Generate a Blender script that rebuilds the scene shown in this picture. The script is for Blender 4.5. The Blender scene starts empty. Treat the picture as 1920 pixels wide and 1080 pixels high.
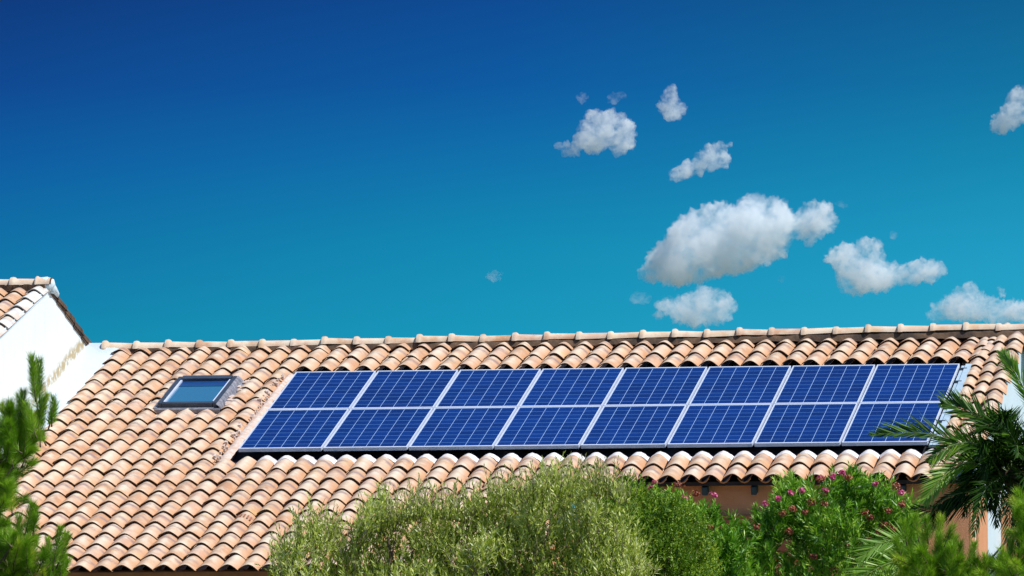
import bpy, bmesh, math, random
import numpy as np
from mathutils import Vector, Matrix, noise as mnoise

random.seed(7)
rng = np.random.default_rng(11)
SC = bpy.context.scene
COL = SC.collection
AL = math.radians(18.5)                    # pitch of the main roof
CA, SA = math.cos(AL), math.sin(AL)
GZ = -4.76                                 # ground level

# ------------------------------------------------------------------ camera
F_PX, CAM = 12952.07, np.array([17.84666, -78.28647, -3.16067])
YAW, PIT, ROL = -0.184296, 0.0625824, -0.00279295
cyw, syw, cp, sp = math.cos(YAW), math.sin(YAW), math.cos(PIT), math.sin(PIT)
FW = np.array([syw * cp, cyw * cp, sp]); RT0 = np.array([cyw, -syw, 0.0]); UP0 = np.cross(RT0, FW)
RT = RT0 * math.cos(ROL) + UP0 * math.sin(ROL); UPV = UP0 * math.cos(ROL) - RT0 * math.sin(ROL)


def at(x, y, Y):
    """world point seen at photo pixel x, y on the vertical plane at depth Y (used once, to measure sizes off the photo)"""
    d = FW + RT * (x - 960) / F_PX + UPV * (540 - y) / F_PX
    return CAM + d * (Y - CAM[1]) / d[1]


def W(u, v, n=0.0):
    """point of the main roof: u along the ridge, v up the slope, n out of the roof plane"""
    return np.array([u, v * CA - n * SA, v * SA + n * CA])


cam = bpy.data.cameras.new('camera')
cam.sensor_width = 36.0
cam.lens = 36.0 * F_PX / 1920.0
cam.clip_start, cam.clip_end = 1.0, 20000.0
co = bpy.data.objects.new('camera', cam); COL.objects.link(co)
m = Matrix(((RT[0], UPV[0], -FW[0], CAM[0]), (RT[1], UPV[1], -FW[1], CAM[1]), (RT[2], UPV[2], -FW[2], CAM[2]), (0, 0, 0, 1)))
co.matrix_world = m
SC.camera = co

# ------------------------------------------------------------------ light and sky
SUN_AZ, SUN_EL = math.radians(76), math.radians(55)      # azimuth measured from the viewer's side (-Y) towards +X
sd = Vector((math.sin(SUN_AZ) * math.cos(SUN_EL), -math.cos(SUN_AZ) * math.cos(SUN_EL), math.sin(SUN_EL)))
sl = bpy.data.lights.new('sun', 'SUN'); sl.energy = 4.8; sl.angle = math.radians(0.5); sl.color = (1.0, 0.975, 0.94)
so = bpy.data.objects.new('sun', sl); COL.objects.link(so)
so.rotation_euler = sd.to_track_quat('Z', 'Y').to_euler(); so.location = (40, -40, 60)


def lin(r, g, b):
    f = lambda c: (c / 255 / 12.92) if c / 255 <= 0.04045 else ((c / 255 + 0.055) / 1.055) ** 2.4
    return (f(r), f(g), f(b), 1.0)


class NT:
    """small helper over a node tree"""
    def __init__(s, t): s.t = t; s.n = t.nodes; s.l = t.links
    def new(s, k, **kw):
        nd = s.n.new(k)
        for a, b in kw.items(): setattr(nd, a, b)
        return nd
    def link(s, a, b): s.l.new(a, b)
    def setv(s, sock, v):
        if isinstance(v, bpy.types.NodeSocket): s.link(v, sock)
        else: sock.default_value = v
    def math(s, op, a, b=0.0, c=0.0, clamp=False):
        nd = s.new('ShaderNodeMath', operation=op, use_clamp=clamp)
        s.setv(nd.inputs[0], a); s.setv(nd.inputs[1], b); s.setv(nd.inputs[2], c)
        return nd.outputs[0]
    def mix(s, f, a, b, mode='MIX'):
        nd = s.new('ShaderNodeMix', data_type='RGBA', blend_type=mode)
        s.setv(nd.inputs[0], f); s.setv(nd.inputs[6], a); s.setv(nd.inputs[7], b)
        return nd.outputs[2]
    def ramp(s, f, stops, interp='LINEAR'):
        nd = s.new('ShaderNodeValToRGB'); cr = nd.color_ramp; cr.interpolation = interp
        while len(cr.elements) < len(stops): cr.elements.new(0.5)
        for e, (p, c) in zip(cr.elements, stops):
            e.position = p; e.color = c if hasattr(c, '__len__') else (c, c, c, 1)
        s.setv(nd.inputs[0], f)
        return nd.outputs[0]
    def noise(s, vec, scale, detail=3.0, rough=0.55, w=None, dist=0.0):
        nd = s.new('ShaderNodeTexNoise', noise_dimensions='4D' if w is not None else '3D')
        s.setv(nd.inputs['Vector'], vec); s.setv(nd.inputs['Scale'], scale)
        s.setv(nd.inputs['Detail'], detail); s.setv(nd.inputs['Roughness'], rough); s.setv(nd.inputs['Distortion'], dist)
        if w is not None: s.setv(nd.inputs['W'], w)
        return nd.outputs['Fac']
    def attr(s, name): return s.new('ShaderNodeAttribute', attribute_name=name).outputs['Fac']


world = bpy.data.worlds.new('World'); SC.world = world; world.use_nodes = True
w = NT(world.node_tree); w.n.clear()
sky = w.new('ShaderNodeTexSky', sky_type='NISHITA', sun_disc=False, sun_elevation=SUN_EL)
sky.sun_rotation = math.atan2(sd.x, sd.y)          # clockwise from +Y
sky.air_density = 1.0; sky.dust_density = 0.4; sky.ozone_density = 2.5
bg1 = w.new('ShaderNodeBackground'); w.link(sky.outputs[0], bg1.inputs[0]); bg1.inputs[1].default_value = 0.14
# the low band of the sky over the roof: deep blue up high, cyan towards the horizon and towards the right
tc = w.new('ShaderNodeTexCoord'); sx = w.new('ShaderNodeSeparateXYZ'); w.link(tc.outputs['Generated'], sx.inputs[0])
el = w.math('MULTIPLY', w.math('ARCSINE', sx.outputs[2]), 180 / math.pi)
az = w.math('MULTIPLY', w.math('ARCTAN2', sx.outputs[0], sx.outputs[1]), 180 / math.pi)
t1 = w.math('DIVIDE', w.math('SUBTRACT', 5.97, el), 2.83, clamp=True)
t2 = w.math('DIVIDE', w.math('ADD', az, 14.8), 8.5, clamp=True)
RL = [(0, lin(16, 60, 128)), (.25, lin(16, 74, 146)), (.47, lin(15, 94, 162)), (.72, lin(17, 115, 168)), (1, lin(20, 138, 174))]
RM = [(0, lin(15, 76, 148)), (.25, lin(15, 92, 163)), (.47, lin(18, 115, 172)), (.72, lin(20, 139, 180)), (1, lin(27, 153, 189))]
RR = [(0, lin(17, 98, 148)), (.25, lin(19, 116, 163)), (.47, lin(23, 136, 177)), (.72, lin(33, 155, 195)), (1, lin(43, 168, 203))]
cl, cm, cr_ = w.ramp(t1, RL), w.ramp(t1, RM), w.ramp(t1, RR)
ca = w.mix(w.math('MULTIPLY', t2, 2.0, clamp=True), cl, cm)
cb = w.mix(w.math('SUBTRACT', w.math('MULTIPLY', t2, 2.0), 1.0, clamp=True), ca, cr_)
bg2 = w.new('ShaderNodeBackground'); w.link(cb, bg2.inputs[0]); bg2.inputs[1].default_value = 1.0
mr = w.new('ShaderNodeMapRange', interpolation_type='SMOOTHSTEP'); w.link(el, mr.inputs[0])
mr.inputs[1].default_value = 7.0; mr.inputs[2].default_value = 20.0
mx = w.new('ShaderNodeMixShader'); w.link(mr.outputs[0], mx.inputs[0]); w.link(bg2.outputs[0], mx.inputs[1]); w.link(bg1.outputs[0], mx.inputs[2])
ow = w.new('ShaderNodeOutputWorld'); w.link(mx.outputs[0], ow.inputs[0])

vs = SC.view_settings
SC.display_settings.display_device = 'sRGB'
vs.view_transform = 'Standard'; vs.look = 'None'; vs.exposure = 0.0; vs.gamma = 1.0; vs.use_curve_mapping = False
cy = SC.cycles
SC.render.engine = 'CYCLES'
cy.max_bounces = 48; cy.diffuse_bounces = 3; cy.glossy_bounces = 3; cy.transmission_bounces = 4; cy.transparent_max_bounces = 8
cy.volume_bounces = 48; cy.volume_step_rate = 0.6; cy.volume_max_steps = 256
cy.use_denoising = True
cy.caustics_reflective = False; cy.caustics_refractive = False

# ------------------------------------------------------------------ materials
def mat(name):
    mt = bpy.data.materials.new(name); mt.use_nodes = True
    n = NT(mt.node_tree)
    return mt, n, n.n['Principled BSDF']


def bump(n, p, h, strength=0.3, dist=0.01):
    b = n.new('ShaderNodeBump'); b.inputs['Strength'].default_value = strength; b.inputs['Distance'].default_value = dist
    n.setv(b.inputs['Height'], h); n.link(b.outputs[0], p.inputs['Normal'])


def objco(n): return n.new('ShaderNodeTexCoord').outputs['Object']


def make_tile(name, warm=0.0):
    mt, n, p = mat(name)
    tint, tone = n.attr('tint'), n.attr('tone')
    uv = n.new('ShaderNodeUVMap', uv_map='UVMap'); s = n.new('ShaderNodeSeparateXYZ'); n.link(uv.outputs[0], s.inputs[0])
    oc = objco(n)
    base = n.ramp(tint, [(0, (.38, .20, .115, 1)), (.2, (.52, .335, .215, 1)), (.42, (.57, .395, .26, 1)), (.62, (.46, .25, .14, 1)),
                         (.8, (.53, .345, .25, 1)), (1, (.62, .475, .345, 1))])
    # lime bloom, pale patches with soft edges of their own
    n1 = n.noise(oc, 5.0, 4, .6, w=n.math('MULTIPLY', tone, 40.0))
    pale = n.ramp(n1, [(.38, 0.0), (.61, 1.0)])
    base = n.mix(n.math('MULTIPLY', pale, .8), base, (.685, .595, .465, 1))
    # orange tone along the flanks of each tile
    fl = n.math('ABSOLUTE', n.math('SUBTRACT', s.outputs[0], .5))
    flk = n.ramp(fl, [(.14, 0.0), (.46, 1.0)])
    base = n.mix(n.math('MULTIPLY', flk, .8), base, (.56, .275, .125, 1))
    # grey-violet weathering band across the middle of some tiles
    bd = n.math('SUBTRACT', 1.0, n.math('MULTIPLY', n.math('ABSOLUTE', n.math('SUBTRACT', s.outputs[1], n.math('ADD', .42, n.math('MULTIPLY', tone, .25)))), 6.5), clamp=True)
    n2 = n.noise(oc, 9.0, 4, .6, w=n.math('MULTIPLY', tint, 33.0))
    bd = n.math('MULTIPLY', bd, n.ramp(n2, [(.36, 0.0), (.55, 1.0)]))
    bd = n.math('MULTIPLY', bd, n.ramp(tone, [(.2, 0.0), (.4, 1.0)]))
    base = n.mix(n.math('MULTIPLY', bd, .85), base, (.22, .155, .165, 1))
    # fine grime and lichen
    n3 = n.noise(oc, 60.0, 3, .6)
    base = n.mix(n.ramp(n3, [(.55, 0.0), (.75, .35)]), base, (.27, .17, .10, 1))
    n4 = n.noise(oc, 3.0, 5, .7)
    base = n.mix(n.ramp(n4, [(.58, 0.0), (.72, .6)]), base, (.60, .40, .15, 1))
    base = n.mix(n.math('MULTIPLY', n.math('LESS_THAN', s.outputs[1], -1.5), .93), base, (.085, .040, .022, 1))  # lip and underside faces painted dark, standing for the shadow beneath each lip
    if warm: base = n.mix(n.ramp(n.noise(oc, 4.0, 4, .6), [(.3, .8), (.7, .25)]), base, (.70, .76, .75, 1))
    n.link(base, p.inputs['Base Color']); p.inputs['Roughness'].default_value = .88
    p.inputs['Specular IOR Level'].default_value = .25
    bump(n, p, n.noise(oc, 90, 3, .6), .25, .006)
    return mt


def simple(name, c1, c2, scale, rough=.85, bs=.3, bscale=None, lo=.35, hi=.65, metal=0.0, spec=.3):
    mt, n, p = mat(name); oc = objco(n)
    n.link(n.mix(n.ramp(n.noise(oc, scale, 5, .6), [(lo, 0.0), (hi, 1.0)]), (*c1, 1), (*c2, 1)), p.inputs['Base Color'])
    p.inputs['Roughness'].default_value = rough; p.inputs['Metallic'].default_value = metal
    p.inputs['Specular IOR Level'].default_value = spec
    if bs: bump(n, p, n.noise(oc, bscale or scale * 4, 4, .6), bs, .01)
    return mt


M = {}
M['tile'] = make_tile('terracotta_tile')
M['tile_white'] = make_tile('whitewashed_tile', 1.0)
M['mortar'] = simple('mortar', (.70, .59, .52), (.55, .38, .28), 14, bs=.6, bscale=40)
M['mortar_pale'] = simple('lime_mortar', (.80, .78, .80), (.66, .60, .58), 9, bs=.5, bscale=40)
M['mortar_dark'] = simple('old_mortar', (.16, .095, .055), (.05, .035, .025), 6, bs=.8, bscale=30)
M['plaster'] = simple('white_plaster', (.66, .79, .83), (.62, .745, .785), 1.5, bs=.25, bscale=60)
M['stucco'] = simple('terracotta_stucco', (.72, .32, .15), (.78, .37, .19), 3, bs=.9, bscale=70, rough=.95)
M['stucco_dark'] = simple('red_brown_paint', (.30, .10, .05), (.36, .14, .07), 4, bs=.3, rough=.7)
M['wood'] = simple('brown_wood', (.34, .145, .055), (.25, .10, .04), 6, bs=.3, rough=.6)
M['teal'] = simple('teal_paint', (.02, .055, .075), (.03, .075, .10), 6, bs=.2, rough=.6)
M['under'] = simple('roof_membrane', (.012, .013, .022), (.03, .03, .045), 6, bs=.4, rough=.7)
M['alu'] = simple('aluminium', (.66, .72, .84), (.60, .66, .79), 5, rough=.4, bs=0, metal=.1, spec=.4)
M['flash'] = simple('pale_flashing', (.58, .72, .80), (.44, .58, .68), 5, rough=.45, bs=.4, bscale=10, metal=.3)
M['darkframe'] = simple('grey_window_metal', (.07, .088, .12), (.05, .065, .09), 8, rough=.35, bs=0, metal=.5, spec=.5)
M['navy'] = simple('navy_shadow', (.006, .045, .16), (.008, .055, .19), 4, rough=.4, bs=0)
M['lead'] = simple('lead_flashing', (.30, .30, .33), (.14, .14, .17), 16, rough=.6, bs=1.0, bscale=22, metal=.3)
M['bark'] = simple('bark', (.16, .11, .075), (.08, .055, .04), 12, bs=.8, bscale=30)
M['twig'] = simple('twig_bark', (.30, .25, .17), (.17, .14, .09), 12, bs=0)
M['bounce_stone'] = simple('pale_bounce_stone', (.62, .55, .45), (.54, .47, .38), 2.5, bs=.4, bscale=12)
M['black'] = simple('dark_room', (.01, .01, .014), (.016, .014, .016), 2, bs=0)


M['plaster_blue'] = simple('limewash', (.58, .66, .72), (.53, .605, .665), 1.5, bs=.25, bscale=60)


def stain_plaster():
    """white gable plaster with the ochre, blotchy band where the old roof line met it"""
    mt, n, p = mat('stained_plaster'); oc = objco(n)
    sx_ = n.new('ShaderNodeSeparateXYZ'); n.link(oc, sx_.inputs[0])
    wob = n.math('MULTIPLY', n.math('SUBTRACT', n.noise(oc, 2.5, 4, .6), .5), .16)
    d = n.math('ADD', n.math('SUBTRACT', n.math('SUBTRACT', sx_.outputs[2], n.math('MULTIPLY', sx_.outputs[1], math.tan(AL))), .055), wob)
    band = n.math('SUBTRACT', 1.0, n.math('DIVIDE', n.math('ABSOLUTE', d), .13), clamp=True)
    fade = n.math('DIVIDE', n.math('SUBTRACT', sx_.outputs[1], .4), 2.6, clamp=True)
    f = n.math('MULTIPLY', n.math('MULTIPLY', band, fade), n.ramp(n.noise(oc, 9, 5, .7), [(.36, 0.0), (.54, 1.6)]), clamp=True)
    base = n.mix(n.ramp(n.noise(oc, 1.5, 4, .6), [(.3, 0.0), (.7, 1.0)]), (.83, .89, .875, 1), (.79, .85, .84, 1))
    mp = n.new('ShaderNodeMapping'); n.link(oc, mp.inputs[0]); mp.inputs['Scale'].default_value = (1, 4.5, .5)
    base = n.mix(n.ramp(n.noise(mp.outputs[0], 2.2, 5, .65), [(.52, 0.0), (.75, .35)]), base, (.60, .64, .62, 1))
    base = n.mix(f, base, (.46, .36, .20, 1))
    n.link(base, p.inputs['Base Color']); p.inputs['Roughness'].default_value = .9
    bump(n, p, n.noise(oc, 40, 4, .6), .35, .01)
    return mt


M['stain'] = stain_plaster()


def cells():
    mt, n, p = mat('solar_cells')
    uv = n.new('ShaderNodeUVMap', uv_map='UVMap'); s = n.new('ShaderNodeSeparateXYZ'); n.link(uv.outputs[0], s.inputs[0])
    oi = n.new('ShaderNodeObjectInfo').outputs['Random']
    cu, cv = n.math('MULTIPLY', s.outputs[0], 6.0), n.math('MULTIPLY', s.outputs[1], 10.0)
    def line(c, half):                                   # white gaps between neighbouring cells
        d = n.math('ABSOLUTE', n.math('SUBTRACT', n.math('FRACT', n.math('ADD', c, .5)), .5))
        return n.math('LESS_THAN', d, half)
    lu, lv = line(cu, .0145), line(cv, .024)
    # every cell has its own crystal tone
    wn = n.new('ShaderNodeTexWhiteNoise', noise_dimensions='4D')
    cmb = n.new('ShaderNodeCombineXYZ'); n.link(n.math('FLOOR', cu), cmb.inputs[0]); n.link(n.math('FLOOR', cv), cmb.inputs[1])
    n.link(cmb.outputs[0], wn.inputs['Vector']); n.link(n.math('MULTIPLY', oi, 91.0), wn.inputs['W'])
    vo = n.new('ShaderNodeTexVoronoi'); vo.inputs['Scale'].default_value = 55
    n.link(n.new('ShaderNodeTexCoord').outputs['Object'], vo.inputs['Vector'])
    sv = n.new('ShaderNodeSeparateColor'); n.link(vo.outputs['Color'], sv.inputs[0])
    f = n.math('ADD', n.math('ADD', n.math('MULTIPLY', wn.outputs['Value'], .42), n.math('MULTIPLY', sv.outputs[0], .33)), n.math('MULTIPLY', oi, .25))
    c = n.mix(f, (.0005, .0150, .100, 1), (.0012, .033, .200, 1))
    bus = n.math('LESS_THAN', n.math('ABSOLUTE', n.math('SUBTRACT', n.math('FRACT', n.math('MULTIPLY', cu, 3.0)), .5)), .02)
    c = n.mix(n.math('MULTIPLY', bus, .04), c, (.25, .32, .5, 1))
    c = n.mix(n.math('MULTIPLY', lv, .6), c, (.15, .36, .68, 1))
    c = n.mix(lu, c, (.36, .54, .80, 1))
    n.link(c, p.inputs['Base Color']); p.inputs['Roughness'].default_value = .45
    p.inputs['Specular IOR Level'].default_value = .04
    p.inputs['Coat Weight'].default_value = .07; p.inputs['Coat Roughness'].default_value = .12; p.inputs['Coat IOR'].default_value = 1.2
    return mt


M['cells'] = cells()


def pane():
    mt, n, p = mat('window_glass')
    p.inputs['Base Color'].default_value = (.008, .13, .25, 1); p.inputs['Roughness'].default_value = .06  # base colour carries the blue of the reflected sky
    p.inputs['IOR'].default_value = 1.6; p.inputs['Specular IOR Level'].default_value = .6
    return mt


M['pane'] = pane()


def leafmat(name, stops, trans=.35, gloss=.08, rough=.4, tcol=(1.2, 1.28, .62)):
    mt = bpy.data.materials.new(name); mt.use_nodes = True
    n = NT(mt.node_tree); n.n.clear()
    c = n.ramp(n.attr('tint'), [(q, (*k, 1)) for q, k in stops])
    d = n.new('ShaderNodeBsdfDiffuse'); n.link(c, d.inputs[0])
    t = n.new('ShaderNodeBsdfTranslucent'); n.link(n.mix(1.0, c, (*tcol, 1), 'MULTIPLY'), t.inputs[0])
    m1 = n.new('ShaderNodeMixShader'); m1.inputs[0].default_value = trans; n.link(d.outputs[0], m1.inputs[1]); n.link(t.outputs[0], m1.inputs[2])
    g = n.new('ShaderNodeBsdfGlossy'); g.inputs['Roughness'].default_value = rough; g.inputs[0].default_value = (.9, .95, .9, 1)
    m2 = n.new('ShaderNodeMixShader'); m2.inputs[0].default_value = gloss; n.link(m1.outputs[0], m2.inputs[1]); n.link(g.outputs[0], m2.inputs[2])
    o = n.new('ShaderNodeOutputMaterial'); n.link(m2.outputs[0], o.inputs[0])
    return mt


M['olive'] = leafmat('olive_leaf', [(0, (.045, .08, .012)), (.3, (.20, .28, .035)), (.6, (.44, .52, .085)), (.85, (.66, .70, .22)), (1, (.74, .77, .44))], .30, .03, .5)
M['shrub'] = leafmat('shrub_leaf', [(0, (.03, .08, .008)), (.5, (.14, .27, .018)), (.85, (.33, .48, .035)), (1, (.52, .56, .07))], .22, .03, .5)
M['oleander'] = leafmat('oleander_leaf', [(0, (.018, .075, .008)), (.5, (.12, .31, .018)), (.85, (.29, .53, .045)), (1, (.48, .64, .13))], .28, .04, .45)
M['pine'] = leafmat('pine_needle', [(0, (.04, .12, .008)), (.4, (.17, .35, .018)), (.8, (.34, .55, .035)), (.95, (.50, .64, .07)), (1, (.60, .56, .12))], .22, .02)
M['palm'] = leafmat('palm_leaflet', [(0, (.006, .024, .005)), (.45, (.026, .075, .010)), (.8, (.09, .205, .018)), (1, (.25, .40, .04))], .22, .012, .4)
M['palm_new'] = leafmat('young_palm_leaflet', [(0, (.07, .19, .012)), (.5, (.18, .36, .03)), (1, (.33, .50, .07))], .38, .03)
M['rachis'] = simple('palm_rachis', (.10, .16, .04), (.07, .12, .03), 8, bs=0, rough=.6)
M['rachis_new'] = simple('young_palm_rachis', (.24, .33, .07), (.17, .26, .05), 8, bs=0, rough=.6)
M['pink'] = leafmat('pink_petal', [(0, (.55, .05, .15)), (.6, (.78, .12, .32)), (1, (.88, .35, .52))], .35, .03, tcol=(1, .8, .9))
M['dry'] = leafmat('faded_petal', [(0, (.20, .05, .03)), (.5, (.38, .10, .06)), (1, (.55, .22, .12))], .2, .03, tcol=(1, .7, .5))


def ground_mat():
    mt, n, p = mat('dry_ground'); oc = objco(n)
    c = n.mix(n.ramp(n.noise(oc, .35, 6, .65), [(.4, 0.0), (.62, 1.0)]), (.13, .13, .07, 1), (.07, .10, .035, 1))
    c = n.mix(n.ramp(n.noise(oc, 14, 4, .6), [(.45, 0.0), (.7, .6)]), c, (.19, .17, .11, 1))
    n.link(c, p.inputs['Base Color']); p.inputs['Roughness'].default_value = .95
    bump(n, p, n.noise(oc, 8, 5, .7), .6, .05)
    return mt


M['ground'] = ground_mat()


def cloud_mat(name, dens, scale, lo, hi):
    mt = bpy.data.materials.new(name); mt.use_nodes = True
    n = NT(mt.node_tree); n.n.clear()
    oc = objco(n)
    a = n.noise(oc, scale, 10, .68, dist=.3)
    v = n.new('ShaderNodeVolumePrincipled')
    v.inputs['Color'].default_value = (.958, .988, 1.0, 1); v.inputs['Anisotropy'].default_value = 0.0
    b = n.noise(oc, scale * 3.2, 8, .7)
    n.link(n.math('MULTIPLY', n.math('MULTIPLY', n.ramp(a, [(lo, 0.0), (hi, 1.0)]), n.ramp(b, [(.36, .0), (.58, 1.0)])), dens), v.inputs['Density'])
    o = n.new('ShaderNodeOutputMaterial'); n.link(v.outputs[0], o.inputs['Volume'])
    return mt


M['cloud'] = cloud_mat('cloud_vapour', .30, .085, .40, .58)
M['wisp'] = cloud_mat('thin_cloud_vapour', .12, .16, .40, .62)

# ------------------------------------------------------------------ object helpers
def tag(o, label=None, cat=None, group=None, kind=None):
    for k, v in (('label', label), ('category', cat), ('group', group), ('kind', kind)):
        if v: o[k] = v
    return o


def empty(name, loc, rot=(0, 0, 0)):
    o = bpy.data.objects.new(name, None); o.location = loc; o.rotation_euler = rot; o.empty_display_size = .3
    COL.objects.link(o); return o


def hang(o, parent):
    """child given in world coordinates below a thing's Empty (or below another part)"""
    root = parent
    loc = Vector((0, 0, 0))
    while root is not None:
        if root.type == 'EMPTY': loc = Vector(root.location)
        root = root.parent
    o.parent = parent
    if parent.type == 'EMPTY': o.matrix_parent_inverse = Matrix.Translation(-loc)
    return o


class MB:
    """collects polygons (with smooth flag, per-face attributes and uv) into one mesh object"""
    def __init__(s): s.v = []; s.f = []; s.sm = []; s.at = {}; s.uv = []
    def add(s, vs, fs, smooth=False, uv=None, **at):
        b = len(s.v); s.v.extend([tuple(map(float, q)) for q in vs])
        for i, f in enumerate(fs):
            s.f.append([b + k for k in f]); s.sm.append(smooth)
            for k, val in at.items(): s.at.setdefault(k, []).append(val)
            if uv is not None: s.uv.extend([uv[k] for k in f])
    def box(s, lo, hi, fn=None, **at):
        x0, y0, z0 = lo; x1, y1, z1 = hi
        vs = [(x0, y0, z0), (x1, y0, z0), (x1, y1, z0), (x0, y1, z0), (x0, y0, z1), (x1, y0, z1), (x1, y1, z1), (x0, y1, z1)]
        if fn: vs = [fn(*q) for q in vs]
        s.add(vs, [(0, 3, 2, 1), (4, 5, 6, 7), (0, 1, 5, 4), (1, 2, 6, 5), (2, 3, 7, 6), (3, 0, 4, 7)], **at)
    def tube(s, pts, rad, seg=6, **at):
        pts = [np.array(p, float) for p in pts]; n = len(pts); vs = []
        for i, p in enumerate(pts):
            t = pts[min(i + 1, n - 1)] - pts[max(i - 1, 0)]; t = t / (np.linalg.norm(t) + 1e-9)
            a = np.cross(t, (0.31, .77, .55)); a /= np.linalg.norm(a) + 1e-9; b = np.cross(t, a)
            r = rad[i] if hasattr(rad, '__len__') else rad
            for k in range(seg):
                q = 2 * math.pi * k / seg; vs.append(p + r * (a * math.cos(q) + b * math.sin(q)))
        fs = [(i * seg + k, i * seg + (k + 1) % seg, (i + 1) * seg + (k + 1) % seg, (i + 1) * seg + k) for i in range(n - 1) for k in range(seg)]
        fs.append(tuple(range(seg - 1, -1, -1))); fs.append(tuple((n - 1) * seg + k for k in range(seg)))
        s.add(vs, fs, smooth=True, **at)
    def build(s, name, material, parent=None, bevel=0):
        me = bpy.data.meshes.new(name); me.from_pydata(s.v, [], s.f)
        me.polygons.foreach_set('use_smooth', s.sm)
        for k, vals in s.at.items():
            if len(vals) == len(s.f):
                a = me.attributes.new(k, 'FLOAT', 'FACE'); a.data.foreach_set('value', np.array(vals, np.float32))
        if len(s.uv) == len(me.loops):
            ul = me.uv_layers.new(name='UVMap'); ul.data.foreach_set('uv', np.array(s.uv, np.float32).ravel())
        me.materials.append(material); me.validate(); me.update()
        o = bpy.data.objects.new(name, me); COL.objects.link(o)
        if bevel:
            b = o.modifiers.new('bevel', 'BEVEL'); b.width = bevel; b.segments = 2; b.limit_method = 'ANGLE'
        if parent is not None: hang(o, parent)
        return o


def leaf_mesh(name, P, D, N, L, Wd, tint, material, parent=None, mid=.42, fold=.18, droop=0.0):
    """N leaves as folded lozenges: P base, D axis, N face normal, L length, Wd width (arrays)"""
    n = len(P); D = D / (np.linalg.norm(D, axis=1, keepdims=True) + 1e-9)
    S = np.cross(D, N); S /= np.linalg.norm(S, axis=1, keepdims=True) + 1e-9
    U = np.cross(S, D)
    L = np.broadcast_to(L, n)[:, None]; Wd = np.broadcast_to(Wd, n)[:, None]
    midp = P + D * L * mid
    v = np.empty((n, 4, 3), np.float32)
    v[:, 0] = P; v[:, 1] = midp + S * Wd * .5 + U * Wd * fold
    v[:, 2] = P + D * L - np.array([0, 0, 1.0]) * (droop * L); v[:, 3] = midp - S * Wd * .5 + U * Wd * fold
    idx = (np.arange(n)[:, None] * 4 + np.array([0, 1, 2, 0, 2, 3])[None]).astype(np.int32).ravel()
    me = bpy.data.meshes.new(name)
    me.vertices.add(4 * n); me.vertices.foreach_set('co', v.ravel())
    me.loops.add(6 * n); me.loops.foreach_set('vertex_index', idx)
    me.polygons.add(2 * n); me.polygons.foreach_set('loop_start', np.arange(0, 6 * n, 3, dtype=np.int32))
    me.update(calc_edges=True)
    a = me.attributes.new('tint', 'FLOAT', 'FACE'); a.data.foreach_set('value', np.repeat(np.clip(tint, 0, 1).astype(np.float32), 2))
    me.materials.append(material)
    o = bpy.data.objects.new(name, me); COL.objects.link(o)
    if parent is not None: hang(o, parent)
    return o


def unit(n):
    d = rng.normal(size=(n, 3)); return d / np.linalg.norm(d, axis=1, keepdims=True)


# ------------------------------------------------------------------ ground
g = MB(); NX, NY = 40, 40
xs = np.concatenate([np.linspace(-9000, -60, 6), np.linspace(-40, 60, NX), np.linspace(90, 9000, 6)])
ys = np.concatenate([np.linspace(-9000, -130, 6), np.linspace(-110, 40, NY), np.linspace(70, 9000, 6)])
vs_ = [(x, y, GZ + (.12 * mnoise.noise(Vector((x * .15, y * .15, 0))) if abs(x) < 70 and -115 < y < 45 else 0)) for y in ys for x in xs]
k = len(xs)
g.add(vs_, [(j * k + i, j * k + i + 1, (j + 1) * k + i + 1, (j + 1) * k + i) for j in range(len(ys) - 1) for i in range(k - 1)], smooth=True)
tag(g.build('ground', M['ground']), 'dry garden ground around the house', 'ground', kind='structure')

te = MB(); te.box((-2.8, -6.0, GZ - .1), (9.6, -.9, GZ + .16))  # unseen slab, added to bounce sunlight up at the shaded wall
tag(te.build('bounce_slab', M['bounce_stone']), 'unseen pale slab added to bounce light onto the front wall', 'bounce_slab', kind='structure')

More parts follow.
